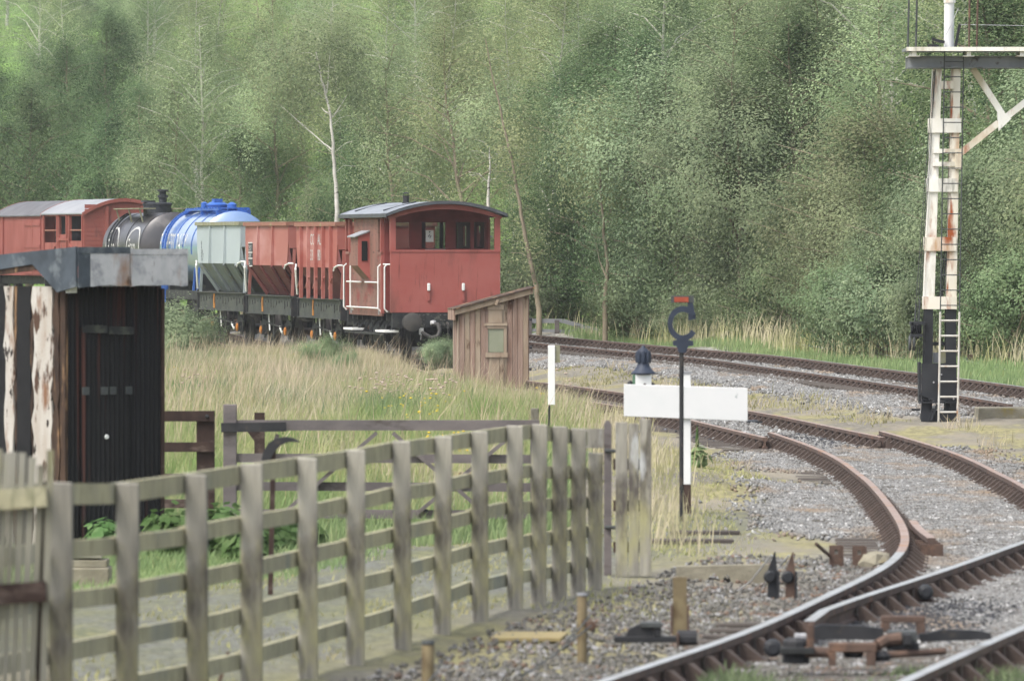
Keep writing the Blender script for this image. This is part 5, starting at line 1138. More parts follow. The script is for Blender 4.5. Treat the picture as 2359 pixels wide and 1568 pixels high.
# point machinery between the near rails
def zp(x, y): return z7(x, y)
p = 415.0; X0, Y0 = zp(1500,1400); q0 = W(X0, Y0, p); q0.z = g1(q0.x,q0.y)
t = thing('point_lock', 'rusty facing point lock with black cover plates between the near rails', 'point lock', q0)
def lp(x, y, dy=0): u, v = zp(x, y); return W(u, v, p)+Vector((0,dy,0))-q0
def bx(x0,x1,ya,yb,dy0,dy1,m,name): a, b = lp(x0,yb), lp(x1,ya); return MB().box(a.x,b.x,dy0,dy1,a.z,b.z).build(name, M[m], t, bevel=.004)
bx(1270,1535,1345,1395,-.1,.0,'rust','front_frame'); bx(1268,1310,1396,1470,-.1,.0,'rust','frame_leg'); bx(1480,1530,1396,1470,-.1,.0,'rust','frame_leg')
bx(1590,1840,1226,1262,.5,.6,'rust','rear_bracket'); bx(1590,1640,1263,1315,.5,.6,'rust','bracket_leg'); bx(1790,1838,1263,1330,.5,.6,'rust','bracket_leg')
def poly(pts, y0, y1, m, name): MB().prism([(lp(*a).x, lp(*a).z) for a in pts], y0, y1, 'y').build(name, M[m], t)
poly([(1200,1345),(1600,1350),(1590,1285),(1480,1270),(1250,1262),(1200,1275)], .3, .36, 'black', 'cover_plate'); poly([(1800,1360),(2200,1345),(2195,1310),(2120,1295),(1920,1290),(1840,1310),(1790,1315)], .3, .36, 'black', 'cover_plate')
bx(1610,1770,1290,1350,.1,.28,'ladder_d','lock_casing'); bx(1600,1780,1351,1395,.05,.3,'black','lock_base'); bx(1690,1735,1300,1360,-.02,.09,'black','lock_dog')
MB().tube([lp(1140,1395,-.05),lp(1270,1400,-.05)], .03, 8).build('rodding', M['rust'], t); MB().tube([lp(1540,1365,0),lp(1600,1335,.05),lp(1680,1325,.05)], .035, 8).build('rodding', M['rust'], t); MB().tube([lp(1540,1420,.0),lp(1930,1400,.1)], .02, 8).build('rodding', M['rust'], t)
MB().lathe([(.075,-.02),(.075,.1),(.05,.12)], 12, lp(1090,1440)).build('bearing', M['black'], t); bx(1000,1190,1370,1405,-.12,-.04,'blackw','side_rod'); bx(1085,1150,1300,1345,.02,.1,'galv','detector')
bx(1150,1190,1240,1370,-.06,-.03,'rust','blade_end_plate'); 
for k, (x, y) in enumerate(((1410,1420),(1560,1440))): MB().lathe([(.05,-.01),(.06,.02),(.03,.05)], 10, lp(x,y)).build('roller', M['black'], t)
X0, Y0 = zp(310,1340); p = 400.0; q0 = W(X0,Y0,p); q0.z = g1(q0.x,q0.y)
t = thing('wire_compensator', 'black wire crank and pipe assembly on the gravel left of the bottom rail', 'signal gear', q0)
bx(80,540,1310,1345,-.05,.05,'black','base_bar'); bx(225,345,1232,1262,-.06,.06,'ladder_d','top_plate'); poly([(140,1310),(160,1270),(230,1240),(300,1262),(320,1310)], -.04, .04, 'black', 'crank'); bx(300,340,1263,1309,-.05,.05,'black','post')
MB().tube([lp(430,1320,0),lp(540,1320,0)], .045, 10).build('pipe', M['black'], t); bx(425,440,1290,1370,-.07,.07,'rust','clamp')
bc = MB()
for x, y in ((1775,1035),(920,1335)):
    u, v = zp(x,y); q = W(u,v,F/40); pass
for i, (x, y) in enumerate(((1775,1030),(920,1330))):
    u, v = zp(x, y); d_ = onrail(u, v-10); o = tag(MB().lathe([(.03,-.03),(.05,-.02),(.055,.03),(.03,.06)], 10, (0,0,0), 'y').build('rail_clamp', M['sigblack'], None), ('dark rail clamp on the point blade right of the crossing','dark rail clamp on the near stock rail left of the point blade')[i], 'clamp'); o.location = (d_[0]+.04, d_[1]-.1, CZ-hs(d_[1])-.07)
# sleepers poking out left of the near rail
for k in range(5):
    u, v = zp(1020-k*34, 1140+k*30); p_ = F/onrail(u, v)[1]; q = W(u, v, p_); q.z = g1(q.x,q.y)+.02
    o = tag(MB().box(-.42,.25,-.1,.1,-.03,.03).build('timber_bearer', M['sleeper'], None, bevel=.01), 'pale weathered bearer end poking out left of the near rail', 'sleeper', 'timber bearers beside the near rail'); o.location = q; o.rotation_euler = (0,0,rr.uniform(-.06,.06))
# point gear by the signal, black lids by the trap points
p = 158.0; q0 = W(2135, 1008, p); q0.z = g1(q0.x,q0.y)
t = thing('point_detector', 'small black point detector on the ground in front of the signal post', 'signal gear', q0)
q = lambda x, y: (W(x,y,p)-q0)
MB().box(q(2120,0).x,q(2165,0).x,-.1,.1,-.02,.08).build('base', M['sigblack'], t); MB().box(q(2122,0).x,q(2145,0).x,-.08,.08,.081,.19).build('casing', M['black'], t); MB().tube([(q(2100,0).x,0,.15),(q(2120,0).x,0,.15)], .02, 6).build('rod', M['black'], t); MB().tube([(q(2146,0).x,-.02,.16),(q(2160,0).x,-.02,.19)], .035, 8).build('motor', M['ladder_d'], t)
p = 158.0; q0 = W(1788, 955, p); q0.z = g1(q0.x,q0.y)
t = thing('trackside_box', 'black flat trackside box lid behind the trap point rails', 'box lid', q0); MB().box(-.42,.33,-.4,.4,0,.06).build('lid', M['sigblack'], t); MB().box(-.5,-.43,-.5,.4,-.02,.03).build('lid_edge', M['blackw'], t)
# wire stakes beyond the main line and the white railing
for i, (x, ya, yb) in enumerate(((1562,767,783),(1688,769,796),(1848,781,804),(2031,799,829),(2236,817,850))):
    p = float(np.interp(x, [1562,2236], [92,116])); q = W(x, yb, p); g = g1(q.x,q.y); q.z = min(q.z, g) if q.z > g else q.z
    t = thing('verge_stake', ('short grey stake by the letter C','short brown stake in the verge next right of the letter C','third verge stake, midway between the letter C and the signal post','brown verge stake just left of the signal post','brown verge stake right of the signal post')[i], 'stake', q, 0, 'wire stakes along the verge')
    z = CZ-(ya-YH)/p-q.z; MB().box(-.06,.06,-.05,.05,-.05,z).build('stake_body', M['rust'] if i else M['gate'], t); MB().lathe([(.04,-.04),(.06,0),(.04,.04)], 8, (-.10,-.05,z*.62), 'x').build('pulley', M['dkblue'] if i > 1 else M['rust'], t)
    if i: a = Vector((q.x-.1,q.y-.1,q.z+z*.6)); b = W(x+95, yb+4, p+4); tag(MB().tube([a,b], .008, 4).build('verge_wire', M['galv']), ('wire trailing right from the first brown verge stake','wire trailing right from the third verge stake','wire trailing from the stake left of the signal post','wire trailing right from the farthest right verge stake')[i-1], 'wire')
p = 89.0; q0 = W(1218, 768, p); q0.z = g1(q0.x, q0.y)
t = thing('white_railing', 'low whitish wooden railing sloping down at its right end, beyond the brown hut', 'railing', q0)
q = lambda x, y: (W(x,y,p)-q0)
for x, y in ((1220,737),(1283,737),(1330,750)): MB().box(q(x,0).x-.06,q(x,0).x+.06,-.05,.05,-.3,q(0,y).z).build('post', M['gate'], t)
MB().bar(q(1190,739),q(1296,739),.05,.11).build('rail', M['rooflight'], t); MB().bar(q(1297,739),q(1395,767),.05,.11).build('rail', M['rooflight'], t); MB().bar(q(1190,759),q(1340,764),.05,.08).build('rail', M['rooflight'], t)
# yellow palette glimpsed through the gate, pale slab by the signal
q0 = W(1150, 1165, 215); q0.z = g1(q0.x,q0.y)
t = thing('yellow_tray', 'low yellow tray with pale timber on it behind the field gate', 'tray', q0); MB().box(-.55,.3,-.3,.3,.0,.06).build('tray', M['plank'] if False else M['orange'], t); MB().box(-.5,.45,-.2,.25,.061,.12).build('timber', M['hutlight'], t)
q0 = W(2310, 972, 158); q0.z = g1(q0.x,q0.y); o = tag(MB().box(-.38,.6,-.5,.5,-.05,.14).build('concrete_slab', M['conc'], None, bevel=.01), 'low buff concrete slab right of the signal post', 'slab'); o.location = q0
q0 = W(75, 1575, 480); q0.z = CZ-(1600-YH)/480
st_ = MB().lathe([(.02,0),(.16,.01),(.19,.06),(.12,.13),(.03,.15)], 9, (0,0,0)); st_.v = [(x+r5.uniform(-.03,.03), y+r5.uniform(-.03,.03), z+r5.uniform(-.02,.02)) for x, y, z in st_.v]
o = tag(st_.build('boulder', M['conc'], None), 'grey rough stone in the bottom left corner below the paling panel', 'stone'); o.location = q0
q0 = W(500, 1590, 440); q0.z = g1(q0.x, q0.y)
o = tag(MB().bar((0,0,-.02),(.06,.0,.18),.02,.03,(0,1,0)).build('iron_stake', M['rust'], None), 'thin rusty iron rod leaning at the bottom edge between two fence posts', 'rod'); o.location = q0
# ---------------------------------------------------------------- trees and shrubs
def leaves(Cn, N, sig, size, rg, axis=None):
    """N leaf quads about each clump centre, facing mostly outward and up"""
    K = len(Cn); D = rg.normal(0, 1, (K*N, 3))*(np.repeat(sig, N, 0) if np.ndim(sig) == 2 else sig); P = np.repeat(Cn, N, 0)+D
    n = len(P); out = D/np.maximum(np.linalg.norm(D, axis=1), 1e-6)[:,None]*.8; ax = Cn.mean(0) if axis is None else axis
    big = np.repeat(Cn-ax, N, 0); big /= np.maximum(np.linalg.norm(big, axis=1), 1e-6)[:,None]
    nr = out+big*1.0+np.array([0,0,.75])+rg.normal(0, .24, (n,3)); nr /= np.linalg.norm(nr, axis=1)[:,None]
    a = rg.normal(0, 1, (n,3)); a -= nr*(a*nr).sum(1)[:,None]; a /= np.linalg.norm(a, axis=1)[:,None]; b = np.cross(nr, a)
    s = size*(.5+rg.random((n,1))*1.0)
    return np.stack([P+a*s*.62, P+b*s*.36, P-a*s*.62, P-b*s*.36], 1)
def tree_parts(seed, H, Rr, cb, limbs, per, nleaf, lsize, droop, wob, lean=0, thick=.1, sigr=.32, multi=1, fork=None, top=1.0):
    rg = np.random.default_rng(seed); mb = MB(); cl = []; sg_ = []
    for st in range(multi):
        ang = rg.random()*6.28; off = np.array([math.cos(ang), math.sin(ang)])*(.25 if multi > 1 else 0)
        n = 9; zs = np.linspace(0, H*(1 if st == 0 else rg.uniform(.7,.95)), n)
        px = np.cumsum(rg.normal(0, wob, n))+off[0]*(1+zs*.5)+lean*zs/H; py = np.cumsum(rg.normal(0, wob, n))+off[1]*(1+zs*.5); px -= px[0]-off[0]; py -= py[0]-off[1]
        th = thick*(1 if st == 0 else .7); mb.tube([(x,y,z) for x, y, z in zip(px,py,zs)], [max(.012, th*(1-.88*i/(n-1))) for i in range(n)], 7, cap=False)
        for k in range(limbs):
            f = cb+(1-cb)*((k+rg.random())/limbs); z0 = f*zs[-1]; bx_, by_ = np.interp(z0, zs, px), np.interp(z0, zs, py)
            g = (f-cb)/(1-cb); prof = (min(1, .55+g*1.6) if g < .35 else max(.12, 1-((g-.35)/.65)**1.6*.88))*top
            L_ = Rr*prof*rg.uniform(.7,1.15); az = rg.random()*6.28; up = rg.uniform(.25,.75)*L_*(1.1-.4*g)
            e = np.array([bx_+L_*math.cos(az), by_+L_*math.sin(az), z0+up]); m_ = np.array([bx_+L_*.5*math.cos(az), by_+L_*.5*math.sin(az), z0+up*.75])
            mb.tube([(bx_,by_,z0),tuple(m_),tuple(e)], [th*(1-.85*f)*.5+.006, .5*(th*(1-.85*f)*.5)+.005, .005], 5, cap=False)
            for q in range(per):
                u = rg.uniform(.35,1.05); c = np.array([bx_,by_,z0])*(1-u)**2+2*u*(1-u)*m_+u*u*e if u < 1 else e
                c = c+rg.normal(0, .22*Rr*.4, 3); c[2] -= droop*rg.random()*.8; cl.append(c); sg_.append([sigr, sigr, sigr*(1+droop*.8)])
    cl = np.array(cl); sg_ = np.array(sg_)*rg.uniform(.6,1.3,(len(cl),1))
    return mb, leaves(cl, nleaf, sg_, lsize, rg)
def make_tree(name, label, cat, group, args, lm, tm):
    mb, V = tree_parts(*args[0], **args[1]); t = thing(name, label, cat, (0,0,-500), 0, group)
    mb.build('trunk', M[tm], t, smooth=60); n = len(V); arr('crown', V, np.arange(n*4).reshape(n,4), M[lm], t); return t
PROTO = {}
def P_(key, name, a, kw, lm, tm): PROTO[key] = (name, make_tree(name, None, 'tree', None, (a, kw), lm, tm))
#              seed H   R   cb limbs per nleaf size droop wob
P_('birch1','birch_tree',(1,10.5,2.7,.16,34,7,171,0.050,.9,.10),dict(thick=.11),'birch','silver')
P_('birch2','birch_tree',(2,11.5,2.3,.14,36,7,171,0.047,1.1,.13),dict(thick=.10,lean=.9),'birchy','silver')
P_('birch3','birch_tree',(3,9.0,2.4,.10,32,7,180,0.050,.8,.10),dict(thick=.09),'birch','bark')
P_('birch4','birch_tree',(12,10.0,2.9,.2,30,7,171,0.051,1.0,.14),dict(thick=.10,lean=-.8),'birchy','bark')
P_('alder1','alder_tree',(4,10.0,3.2,.06,38,7,219,0.061,.15,.08),dict(thick=.15,sigr=.36),'alder','bark')
P_('alder2','alder_tree',(5,8.5,2.9,.05,34,7,219,0.061,.15,.08),dict(thick=.14,sigr=.36),'alder','bark')
P_('will1','willow_tree',(6,7.0,2.9,.05,16,7,225,0.055,.1,.10),dict(thick=.09,multi=3,sigr=.34),'willow','bark')
P_('will2','willow_tree',(7,5.2,2.6,.04,14,7,225,0.052,.1,.10),dict(thick=.08,multi=3,sigr=.32),'willow','bark')
P_('haw','hawthorn_tree',(8,5.6,2.4,.06,15,7,161,0.057,.2,.12),dict(thick=.08,multi=3,sigr=.30),'brownl','bark')
P_('shrub1','shrub',(9,2.4,1.5,.03,9,6,161,0.047,.0,.06),dict(thick=.04,multi=4,sigr=.20),'bushg','bark')
P_('shrub2','shrub',(10,1.8,1.3,.03,8,6,161,0.045,.0,.05),dict(thick=.03,multi=4,sigr=.18),'willow','bark')
used = set(); tr = random.Random(77)
def put(key, X, Y, label, group=None, s=1.0, rz=None, sz=None, cat=None):
    name, pr = PROTO[key]
    if key in used: o = dup(pr)
    else: o = pr; used.add(key)
    o.location = (X, Y, g1(X, Y)-.1); o.rotation_euler = (0, 0, tr.random()*6.28 if rz is None else rz); o.scale = (s, s, sz or s)
    o['label'] = label; o['category'] = cat or ('shrub' if 'shrub' in name else 'tree')
    if group: o['group'] = group
    elif 'group' in o: del o['group']
    return o
def at_tree(x, dd): # survey column x, dd metres (along the view) behind the edge of the wood
    m = (x-CX)/F; d = 200.
    for _ in range(40): d = .5*d+.5*(float(d_tree(m*d))+dd)
    return m*d, d
# front row, one by one
front = [
 (-60,16,'alder1',1.0,None),(60,5,'alder2',1.0,'dark alder above the box van at the left edge'),(165,12,'alder1',1.02,'tall dark alder rising behind the cattle van'),(255,4,'alder2',.85,'dark leafy alder between the cattle van and the black tank'),(330,10,'alder1',.82,'dark alder rising behind the filler dome of the black tank'),
 (385,7,'birch3',.95,'soft grey green birch rising behind the blue tank'),(468,13,'birch1',.98,'tall grey green birch behind the hatch of the blue tank'),(560,5,'alder2',.72,'low dark alder behind the grey hopper wagon'),(632,10,'birch3',1.0,'grey green birch above the faded red hopper wagon'),
 (705,4,'haw',.8,'low dark bushy tree above the ribbed red hopper'),(850,9,'alder2',.86,'dark tree immediately right of the white forked birch trunk'),(920,5,'birch3',.95,'grey green birch above the brake van chimney'),(985,13,'birch2',.92,'pale yellow green birch with a long leaning stem above the brake van roof'),
 (1068,5,'birch4',.88,'yellowish drooping birch above the right half of the brake van roof'),(1262,12,'birch2',.88,'slender birch with leaning stem right of the brake van'),(1320,7,'alder2',.84,'dark tree behind the gap to the right of the brake van'),(1410,9,'alder1',.8,'dark alder filling the wood behind the warm stemmed birch'),  # dark alders from here to the letter C stand in for underwood shadow
 (1480,6,'alder2',.9,'tall dark tree above the gap left of the letter C'),(1560,4,'will1',.98,'broad grey green willow rising behind the letter C'),(1655,8,'birch3',1.0,'yellow green birch between the letter C and the signal post'),(1745,3,'will1',.92,'grey leaved willow above the dry grass right of the letter C'),
 (1840,9,'alder2',.9,'mid green tree behind the willows left of the signal post'),(1930,3,'haw',.98,'brownish hawthorn left of the signal post'),(2010,9,'birch3',.95,'green birch rising behind the hawthorn near the signal post'),(2085,4,'haw',.72,'low dark thorn bush just left of the signal ladder'),
 (2240,3,'will2',.78,'silvery willow bush right of the signal ladder'),(2335,3.5,'will2',.86,'silvery willow bush at the right edge of the picture'),(2290,10,'alder2',.95,'dark tree behind the silvery bushes at the right edge'),(2420,8,'will1',.95,None),(2500,4,'haw',1,None)]
for i, (x, dd, k, s, lab) in enumerate(front):
    X, Y = at_tree(x, dd); put(k, X, Y, lab or 'leafy tree standing just outside the edge of the picture', None if lab else 'trees at the picture edges', s)
# the white forked birch and the stems one can tell apart
def stem(name, label, pts, p, r, lm, tm, extra=(), H=None, crown=None):
    q0 = W(*pts[0], p); q0.z = g1(q0.x, q0.y)-.1; t = thing(name, label, 'tree', q0); mb = MB()
    f = lambda a: W(*a, p)-W(*pts[0], p)+Vector((0,0,0))
    off = W(*pts[0], p).z-q0.z
    fine = []
    for k in range(len(pts)-1):
        for q in range(3): u = q/3; fine.append((pts[k][0]*(1-u)+pts[k+1][0]*u+tr.uniform(-1.6,1.6)*(k+q > 0), pts[k][1]*(1-u)+pts[k+1][1]*u))
    fine.append(pts[-1])
    P = [Vector((0,0,0))]+[f(a)+Vector((0,tr.uniform(-.06,.06),off)) for a in fine]
    mb.tube(P, [r*(1-.82*(i/(len(P)-1))**.8) for i in range(len(P))], 8, cap=False)
    ex = [(list(e[0]), e[1], .30) for e in extra]
    for k in range(14):      # fine side twigs
        a = fine[int(len(fine)*(.25+.7*tr.random()))]; sx = tr.choice((-1,1)); L_ = tr.uniform(14,46); ex.append(([a,(a[0]+sx*L_*.5,a[1]-L_*.45),(a[0]+sx*L_*1.1,a[1]-L_*.6+tr.uniform(-8,10))], tr.choice((-.6,.6,1)), .11))
    for e_, sd, kr in ex:
        q_ = [];
        for k in range(len(e_)-1):
            for q in range(2): u = q/2; q_.append((e_[k][0]*(1-u)+e_[k+1][0]*u+tr.uniform(-1.5,1.5)*(k+q > 0), e_[k][1]*(1-u)+e_[k+1][1]*u+tr.uniform(-1.5,1.5)*(k+q > 0)))
        q_.append(e_[-1]); Pq = [f(a)+Vector((0,(k*.12)*sd,off)) for k, a in enumerate(q_)]; mb.tube(Pq, [max(.006, r*kr*(1-.75*i/(len(Pq)-1))) for i in range(len(Pq))], 5, cap=False)
    mb.build('trunk', M[tm], t, smooth=60)
    if crown:
        rg = np.random.default_rng(int(pts[0][0])); cs = []
        for (x, y, rx, ry, n) in crown:
            for _ in range(n): a = rg.random()*6.28; u = math.sqrt(rg.random()); v = f((x+rx*u*math.cos(a), y+ry*u*math.sin(a)))+Vector((0,rg.uniform(-.7,2.6),off)); cs.append(v)
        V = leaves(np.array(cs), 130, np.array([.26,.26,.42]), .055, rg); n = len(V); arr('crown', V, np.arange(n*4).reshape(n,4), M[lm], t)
    return t
stem('birch_tree','birch with bright white forked trunk above the red hoppers',[(776,515),(775,470),(772,400),(767,330),(762,270),(750,215),(738,170),(728,120)],80,.08,'birch','silver',
     [([(764,345),(745,330),(700,290),(668,262),(640,240)],1),([(766,270),(785,245),(803,215)],-1),([(757,262),(740,248)],1),([(752,215),(758,170),(762,120)],-1)],
     crown=[(700,150,130,80,46),(800,120,70,60,20),(650,235,60,40,16),(830,230,40,60,14),(740,60,90,50,20)])
stem('birch_tree','pale birch trunk just above the brake van roof',[(1124,500),(1126,440),(1129,380),(1128,340)],86.5,.065,'birch','silver',crown=[(1125,260,60,70,22),(1080,300,40,50,10)])
stem('birch_tree','birch with leaning pale stem beside the right end of the brake van',[(1242,715),(1236,660),(1222,600),(1205,520),(1192,440),(1180,370),(1160,290),(1140,200),(1118,90)],89,.08,'birchy','bark',crown=[(1190,330,50,90,22),(1130,120,60,60,16),(1230,560,30,60,8)])
stem('birch_tree','birch with warm pale stem rising from the dry grass left of the letter C',[(1394,725),(1396,660),(1400,610),(1392,540),(1384,440),(1380,350),(1376,290)],93,.07,'birchy','bark',[([(1397,640),(1382,600),(1374,560)],1)],crown=[(1380,300,90,70,26),(1340,420,60,60,14),(1430,430,50,70,12)])
# the wood behind
bk = ['birch1','birch2','birch3','alder2','birch4','birch1','birch2','will1','birch3']
bl_ = {'birch':'birch among the trees of the hillside wood','alder':'dark alder among the birches of the hillside wood','willow':'willow among the trees of the hillside wood'}
for row, (dd, n, s) in enumerate(((24,15,.98),(42,15,1.0),(66,15,1.0),(96,15,1.02),(135,14,1.05),(185,13,1.08),(250,12,1.1))):
    for i in range(n):
        x = -170+2700*(i+.5+tr.uniform(-.35,.35))/n; k = tr.choice(bk)
        if x < 330 and row < 3: k = tr.choice(['alder1','alder2','alder1','birch3'])
        X, Y = at_tree(x, dd+tr.uniform(-6,8)); kind = PROTO[k][0].split('_')[0]
        put(k, X, Y, bl_[kind], 'hillside wood: '+kind+' trees', s*tr.uniform(.85,1.12))
# low shrubs along the wood's edge and in the field
for x, dd, k, s, lab in ((1180,6,'shrub1',1.1,'low green shrub at the wood edge behind the brown hut'),(1300,5,'shrub2',1.2,'small grey green shrub above the white railing'),(1480,3,'shrub1',.75,'small green shrub left of the letter C at the wood edge'),(1620,2,'shrub2',.8,'small grey shrub right of the letter C at the wood edge'),(1800,2,'shrub1',.9,'low green shrub below the willow in the middle of the wood edge'),(1990,-2,'shrub1',.9,'green shrub at the foot of the brownish hawthorn'),(2080,-3,'shrub2',1.2,'pale willow shrub left of the signal pulleys'),(2190,-2,'shrub2',1.1,'silvery shrub seen through the signal ladder'),(2350,-3,'shrub1',1.0,'green shrub at the wood edge by the right margin'),
                         (870,1,'shrub1',.95,'feathery green shrub behind the brake van chimney'),(820,0,'shrub2',.9,'pale green shrub above the ribbed red hopper')):
    X, Y = at_tree(x, dd); put(k, X, Y, lab, None, s)
def field_pt(x, y, h): d = F*h/(y-YH); return (x-CX)*d/F, d
for x, y, k, s, lab in ((395,850,'shrub2',.82,'pale green bush beside the black hut in front of the wagons'),(455,815,'shrub1',.42,'small bush under the grey hopper beside the larger pale bush'),(735,885,'shrub1',.40,'low green bush in the middle of the dry grass'),(800,900,'shrub1',.30,'small green bush right of the larger one in the dry grass'),(1022,840,'shrub2',.42,'leafy green sapling just left of the brown hut')):
    X, Y = field_pt(x, y, 2.9); put(k, X, Y, lab, None, s)
# ---------------------------------------------------------------- grasses
def blades(P, h, w, lean, rg, stiff=.5):
    n = len(P); hh = h*(.55+rg.random(n)*.75); a = rg.random(n)*6.28; wv = np.stack([np.cos(a), np.sin(a), 0*a], 1)*(w*(.6+.8*rg.random(n)))[:,None]*.5
    b = rg.random(n)*6.28; ln = np.stack([np.cos(b), np.sin(b)], 1)*(lean*hh*rg.random(n))[:,None]; ln[:,0] += .10*hh
    m = P+np.c_[ln*.35, hh*.55]; t_ = P+np.c_[ln, hh]; t2 = t_
    V = np.stack([P-wv, P+wv, m-wv*.8, m+wv*.8, t_], 1); f = np.array([(0,1,3),(0,3,2),(2,3,4)])
    return V, (np.arange(n)[:,None,None]*5+f[None]).reshape(-1,3)
def grass_obj(name, label, P, h, w, lean, m, seed, cat='grass'):
    if len(P) == 0: return
    V, Fc = blades(P, h, w, lean, np.random.default_rng(seed)); return tag(arr(name, V, Fc, M[m]), label, cat, kind='stuff')
def scatter(n, x0, x1, y0, y1, dens, seed):
    rg = np.random.default_rng(seed); X = rg.uniform(x0, x1, n); Y = y0+(y1-y0)*rg.random(n)**.8; k = rg.random(n) < dens(X, Y)
    k &= np.abs(X/Y*F) < 1500
    X, Y = X[k], Y[k]; return np.c_[X, Y, gz(X, Y)-.02]
def fx_(Y): return np.interp(Y, [60,72,100,135,150,185,240,300], [-.8,.25,1.35,-1.0,-1.6,-3.2,-14,-20])
def pn(X, Y, a, b, s): return .5+.5*np.sin(X*a+1.9*np.sin(Y*b*.7+s)+s)*np.sin(Y*b+1.3*np.sin(X*a*.6+s*2))
infield = lambda X, Y: np.clip((fx_(Y)-X)/.6, 0, 1)
notrack = lambda X, Y: (dist_to(X, Y, cS) > 1.5)
hutclear = lambda X, Y: ~((np.abs(X+.38) < .75) & (Y > 141.2) & (Y < 143.5))
grass_obj('dry_grass','tall straw coloured grass filling the field between gate and wagons', scatter(230000,-12,2,73,178,lambda X,Y: infield(X,Y)*np.clip(pn(X,Y,.9,.11,.4)*2.0-.5+.35*(Y>140),0.04,1)*np.clip(.35+(X+4.5)/6+(Y-72)/160,.2,1)*notrack(X,Y)*hutclear(X,Y),1), .50, .010, .6, 'straw', 1)
grass_obj('meadow_grass','yellow green meadow grass among the straw in the field', scatter(240000,-12,2,72,178,lambda X,Y: infield(X,Y)*np.clip(1.5-1.6*pn(X,Y,.9,.11,.4),.12,1)*notrack(X,Y)*hutclear(X,Y),2), .44, .011, .6, 'gmid', 2)
grass_obj('seed_heads','pinkish dry seed heads standing above the field grass', scatter(26000,-12,2,85,176,lambda X,Y: infield(X,Y)*np.clip(pn(X,Y,.9,.13,1.0)*1.4-.4,0,1)*notrack(X,Y)*hutclear(X,Y),3), .80, .010, .55, 'strawb', 3)
grass_obj('dry_grass','dry grass tufts around the foot of the white board post and boarded panel', scatter(26000,-.4,2.4,56,125,lambda X,Y: np.exp(-((X-np.interp(Y,[55,70,90,105,125],[1.35,1.35,1.5,1.4,.3]))/.32)**2)*np.clip((Y-55)/14,0,1)*pn(X,Y,3.,.8,.2),4), .30, .012, .5, 'straw', 4)
mainx = lambda Y: np.interp(Y, M_R[:,1], M_R[:,0])
verge = lambda X, Y: ((X-mainx(Y)) > 1.2)*np.clip((d_tree(X)+6-Y)/3, 0, 1)
grass_obj('verge_grass','bright green verge grass between the main line and the wood', scatter(170000,-1,16,105,200,lambda X,Y: verge(X,Y),5), .20, .022, .5, 'gbright', 5)
grass_obj('dry_grass','tall dry grass along the foot of the wood', scatter(130000,-3,16,120,215,lambda X,Y: np.clip(1-np.abs(d_tree(X)-4-Y)/5.5,0,1)*(X-mainx(Y)>1.5)*(.1+.9*pn(X,Y,2.4,.4,3)),6), .72, .018, .5, 'straw', 6)
grass_obj('bramble_cover','rough green undergrowth at the foot of the wood', scatter(50000,-8,16,130,260,lambda X,Y: np.clip(1-np.abs(d_tree(X)+4-Y)/5,0,1)*(X-mainx(Y)>2.5),7), .6, .05, .8, 'bushg', 7, 'undergrowth')
trk = lambda X, Y: np.minimum(np.minimum(dist_to(X,Y,cA), dist_to(X,Y,cB)), np.minimum(dist_to(X,Y,cM)-.7, np.where(Y>92, dist_to(X,Y,cS), 99)))
grass_obj('thin_grass','thin mossy yellow grass between the tracks and round the signal', scatter(60000,-1,13,80,175,lambda X,Y: (trk(X,Y)>1.9)*(X<mainx(Y)-2.6)*(X>fx_(Y))*np.clip(pn(X,Y,1.5,.2,.7)*1.9-.75,0,1),8), .075, .02, .9, 'gmoss', 8)
grass_obj('thin_grass','mossy green patches between the near fence and the curved rail', scatter(50000,-2,4,36,90,lambda X,Y: ((np.interp(Y,A_L[:,1],A_L[:,0])-X)>.9)*(X>np.interp(Y,[32,55],[-1.9,1.0])-.2)*np.clip(pn(X,Y,2.0,.3,1.4)*2.1-.95+.8*(Y>58)*(Y<84),0,1)*((np.interp(Y,A_L[:,1],A_L[:,0])-X)>.9+.5*((Y>64)&(Y<79))),9), .055, .012, 1.0, 'gmoss', 9)
grass_obj('lawn_grass','short bright green grass in front of the black hut', scatter(40000,-5.5,-.3,54,73,lambda X,Y: np.clip(1.3-np.hypot((X+3.2)/1.7,(Y-62)/9),0,1),10), .10, .014, .7, 'gbright', 10)
grass_obj('weeds','green weeds sprouting by the point lock and the bottom rails', scatter(9000,1.0,3.6,35,41,lambda X,Y: np.clip(pn(X,Y,3.1,1.3,.3)*1.9-.5,0,1),12), .10, .014, .9, 'bushg', 12, 'weeds')
grass_obj('field_grass_edge','green grass at the foot of the field gate', scatter(40000,-5,1.2,66,82,lambda X,Y: np.clip(1-np.abs(Y-74)/7,0,1)*(X<fx_(Y)+.3),13), .26, .016, .5, 'gbright', 13)
grass_obj('dry_tufts','low dry grass tufts between the siding and the main line', scatter(60000,-1,13,85,175,lambda X,Y: (trk(X,Y)>1.7)*(X<mainx(Y)-2.3)*(X>fx_(Y))*(pn(X,Y,2.6,.5,2.7)>.86),18), .20, .012, .9, 'straw', 18)
grass_obj('yard_weeds','sparse low weeds and moss in the yard behind the near fence', scatter(30000,-4,1.2,36,70,lambda X,Y: (X<-1.984+2.95*(Y-32.44)/22.22-.2)*np.clip(pn(X,Y,2.3,.4,.9)*1.6-.75,0,1),19), .05, .012, .9, 'gmoss', 19, 'weeds')
PT = [field_pt(x, y+45, 2.88)+(sx, sy) for x, y, sx, sy in ((735,860,.55,9),(810,890,.4,7),(420,830,.6,12),(460,930,.6,6),(1010,850,.35,7),(640,960,.7,5),(880,985,.6,4),(560,860,.3,6))]
